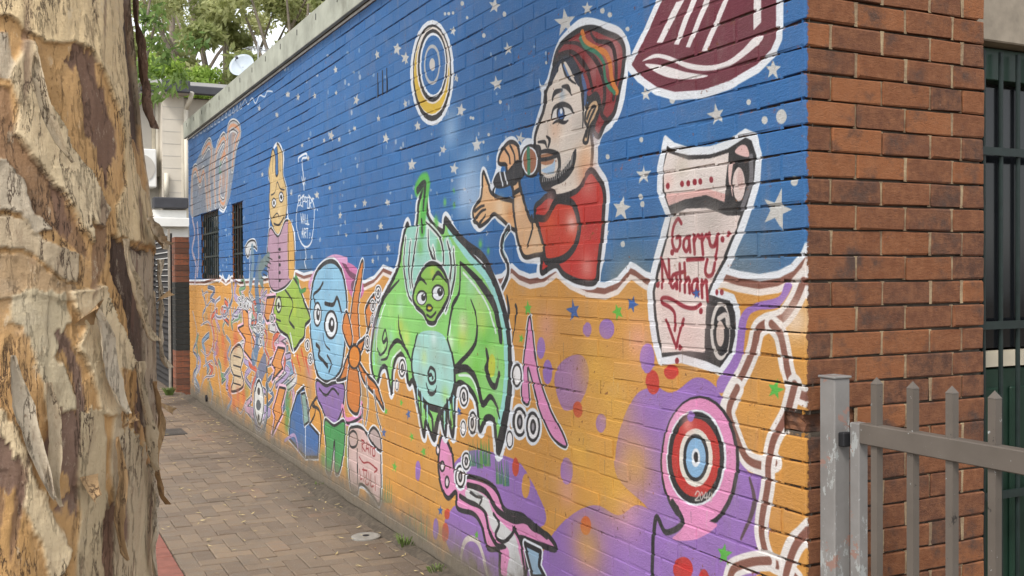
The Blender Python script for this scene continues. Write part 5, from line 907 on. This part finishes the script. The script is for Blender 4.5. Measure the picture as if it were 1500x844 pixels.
bgtree('broadleaf_tree', 'dark green broadleaf tree hanging over the lane beside the paperbark', 165, 45, 13, .75, 1.05, 1500, .15, LM_DK, 34, .1, 26, .18, .6)

# ------------------------------------------------------------------ end of the lane
M_REND = plain('grey_render', (.46, .43, .38), .9, .08, 3, .2, .003); M_CREAMW = plain('cream_render', (.56, .51, .43), .9, .07, 3, .2, .003); M_WHITE = plain('white_paint', (.74, .73, .69), .7, .06, 4, .1, .002); M_GUT = plain('charcoal_gutter', (.055, .055, .062), .5, .15, 6, 0)
M_SLAT = plain('dark_slat', (.028, .026, .026), .7, .2, 10, .1, .002); M_PIPE = plain('cream_pipe', (.62, .57, .47), .5, .08, 6, 0); M_ROOF = plain('roof_sheet', (.27, .26, .25), .7, .2, 4, .2, .004)
pil = empty('brick_pillar', (.12, 13.3, 0)); tag(pil, 'narrow red brick pillar with a darker middle at the lane end', 'pillar')
M_PB = NT('pillar_brick'); _oi = M_PB.n('ShaderNodeObjectInfo').outputs['Random']; _p = M_PB.n('ShaderNodeTexCoord').outputs['Object']; M_PB.base(M_PB.mix(M_PB.smooth(M_PB.noise(_p, 20, 5), .4, .7), M_PB.ramp(_oi, [(0, (.10, .05, .035)), (1, (.30, .105, .055))]), (.13, .07, .05))); M_PB = M_PB.m
M_PD = plain('dark_brick', (.035, .035, .032), .9, .3, 12, .3, .003)  # darker colour for the middle courses of the pillar
MB().box(-.21, .21, -.16, .16, -.1, 2.36).build('core', plain('pillar_mortar', (.20, .17, .14), .95), pil)
bmA = MB().box(-.11, .11, -.05, .05, -.038, .038); _m = mesh('brick', bmA.v, bmA.f, M_PB); _md = mesh('brick', bmA.v, bmA.f, M_PD)
for k in range(28):
    for i in (0, 1): ob('brick', _md if 7 < k < 20 else _m, pil, (-.105 + i * .22 - .006, -.122, .06 + k * .084))
    ob('brick', _md if 7 < k < 20 else _m, pil, (-.172, .02, .06 + k * .084), (0, 0, math.pi / 2))
lv_ = empty('louvre_screen', (-.10, 13.62, 0)); tag(lv_, 'tall dark louvred screen beside the brick pillar at the lane end', 'screen')
MB().box(-.03, .03, 0, .05, .02, 2.44).build('post', M_GUT, lv_); MB().box(-.03, .03, 1.9, 1.98, .02, 2.44).build('post', M_GUT, lv_); MB().box(-.035, -.005, -.045, -.002, .02, 2.5).build('trim', plain('timber_trim', (.35, .31, .26), .8), lv_)
for i in range(26):
    z = .1 + i * .09; b = MB(); b.add([(-.028, .05, z), (-.028, 1.9, z), (.02, 1.9, z + .075), (.02, .05, z + .075), (-.018, .05, z - .004), (-.018, 1.9, z - .004), (.028, 1.9, z + .07), (.028, .05, z + .07)], [(0, 3, 2, 1), (4, 5, 6, 7), (0, 1, 5, 4), (2, 3, 7, 6), (0, 4, 7, 3), (1, 2, 6, 5)]); b.build('slat', M_SLAT, lv_)
rw = empty('rendered_wall', (-2.6, 15.9, 0)); tag(rw, 'pale grey rendered garden wall closing the end of the lane', 'wall'); MB().box(-3, 2.55, 0, .2, -.1, 2.45).build('wall', M_REND, rw, .01); MB().box(-3.03, 2.58, -.03, .23, 2.45, 2.50).build('coping', M_REND, rw, .008)
# two-storey house behind
hs = empty('house', (0, 18.5, 0)); tag(hs, 'cream and grey two-storey house with charcoal gutters behind the lane end', 'house')
def fx(px, d=0.0): return on_y(px, 250, 18.5 + d).x
def fz(py, d=0.0): return on_y(240, py, 18.5 + d).z
xa, xb = fx(238), fx(270); ze = fz(138)
MB().box(-6, xa, .55, .8, -.1, ze).build('wall', M_REND, hs); MB().box(xa, xb, 0, .8, -.1, ze).build('wall', M_CREAMW, hs); MB().box(xb, 7, .35, .8, -.1, ze).build('wall', M_CREAMW, hs)
for i in range(12):
    z = ze - .25 - i * .24
    if z > fz(286): MB().box(xa + .01, xb - .01, -.004, 0, z, z + .012).build('joint', M_REND, hs)
MB().box(-6.3, xa + .02, .05, .55, ze - .02, ze + .03).build('soffit', M_REND, hs); MB().box(-6.3, xa - .05, .0, .1, ze + .03, ze + .2).build('gutter', M_GUT, hs, .02); MB().box(xa - .05, xb + .06, -.45, -.35, ze - .02, ze + .22).build('gutter', M_GUT, hs, .02); MB().box(xb + .06, 7.2, -.08, .02, ze + .03, ze + .2).build('gutter', M_GUT, hs, .02); MB().box(xa - .05, xb + .06, -.35, .0, ze - .01, ze + .03).build('soffit', M_REND, hs)
rf = MB(); rf.add([(-6.4, -.0, ze + .21), (7.3, -.0, ze + .21), (7.3, 5, ze + 1.2), (-6.4, 5, ze + 1.2), (-6.4, 0, ze + .15), (7.3, 0, ze + .15), (7.3, 5, ze + 1.1), (-6.4, 5, ze + 1.1)], [(0, 1, 2, 3), (4, 7, 6, 5), (0, 4, 5, 1), (1, 5, 6, 2), (2, 6, 7, 3), (3, 7, 4, 0)]); rf.build('roof', M_ROOF, hs)
MB().box(-6, 7, .8, 5, -.1, ze + .1).build('wall', M_REND, hs)
for x, y, zt_, zb_ in ((fx(236), .42, ze, fz(256)), (fx(272.5), -.06, ze - .28, fz(330)), (fx(243), -.06, fz(254), fz(288))):
    MB().tube([(x, y, zb_), (x, y, zt_)], .045, 10).build('downpipe', M_PIPE, hs, 0, True)
x = fx(272.5); MB().tube([(x, -.06, ze - .28), (x + .06, -.2, ze - .1), (x + .08, -.3, ze + .02)], .045, 10).build('downpipe', M_PIPE, hs, 0, True); MB().box(fx(266) , fx(269), -.03, .0, fz(330), fz(182)).build('trim', M_PIPE, hs); MB().box(fx(228), fx(233), .5, .55, fz(256), fz(182)).build('trim', M_CREAM, hs)
MB().box(fx(222), fx(273), -.22, .0, fz(306), fz(290)).build('ledge', M_GUT, hs, .02); MB().box(-3, fx(274), -.1, -.02, .0, fz(308)).build('lower_wall', M_WHITE, hs); MB().box(-3, fx(276), -.3, -.1, fz(333), fz(320)).build('parapet', M_WHITE, hs, .01)
ac = empty('air_conditioner', (fx(214), 18.72, fz(275))); tag(ac, 'white air conditioner unit on the house wall behind the paperbark', 'air conditioner'); MB().box(-.42, .2, -.2, .32, 0, .75).build('casing', M_WHITE, ac, .02); MB().tube([(-.1, -.215, .37), (-.1, -.2, .37)], .27, 24).build('fan_grille', M_REND, ac)
# dish and aerial on the roof behind
D = at_depth(355, 97, 23); dish = empty('satellite_dish', (D.x, D.y, D.z)); tag(dish, 'pale round satellite dish on the house roof against the trees', 'satellite dish')
v = []; f = []; NA, NRr = 28, 6
aim = (Vector((-.55, -.75, .42))).normalized(); ea = aim.orthogonal().normalized(); eb = aim.cross(ea)
for i in range(NRr + 1):
    r = .29 * i / NRr
    for k in range(NA): t = 2 * math.pi * k / NA; v.append(tuple(aim * (.10 * (r / .29) ** 2 - .05) + ea * r * math.cos(t) + eb * r * math.sin(t)))
for i in range(NRr):
    for k in range(NA): a, b = i * NA + k, i * NA + (k + 1) % NA; f.append((a, b, b + NA, a + NA))
_d = ob('reflector', mesh('reflector', v, f, plain('dish_paint', (.40, .45, .50), .5, .06, 6, 0), True), dish); _s = _d.modifiers.new('s', 'SOLIDIFY'); _s.thickness = .012
MB().tube([tuple(aim * -.04), (0.12, .12, -.15), (.12, .12, -1.1)], .022, 8).build('mast', M_GALV, dish); MB().tube([tuple(eb * -.26), tuple(aim * .32)], .010, 6).build('feed_arm', M_GUT, dish); MB().tube([tuple(aim * .29), tuple(aim * .36)], .03, 10).build('feed_horn', M_GUT, dish)
A = at_depth(378, 72, 23); an = empty('television_aerial', (A.x, A.y, A.z)); tag(an, 'thin metal television aerial on a mast beside the satellite dish', 'aerial')
MB().tube([(0, 0, -1.5), (0, 0, .22)], .014, 8).build('mast', M_GALV, an); MB().tube([(-.25, -.1, 0), (.45, .2, 0)], .012, 6).build('boom', M_GALV, an)
for i in range(8): x = -.22 + i * .09; MB().tube([(x - .1, x * .42 + .22, .0), (x + .1, x * .42 - .22, .0)], .006, 6).build('element', M_GALV, an)
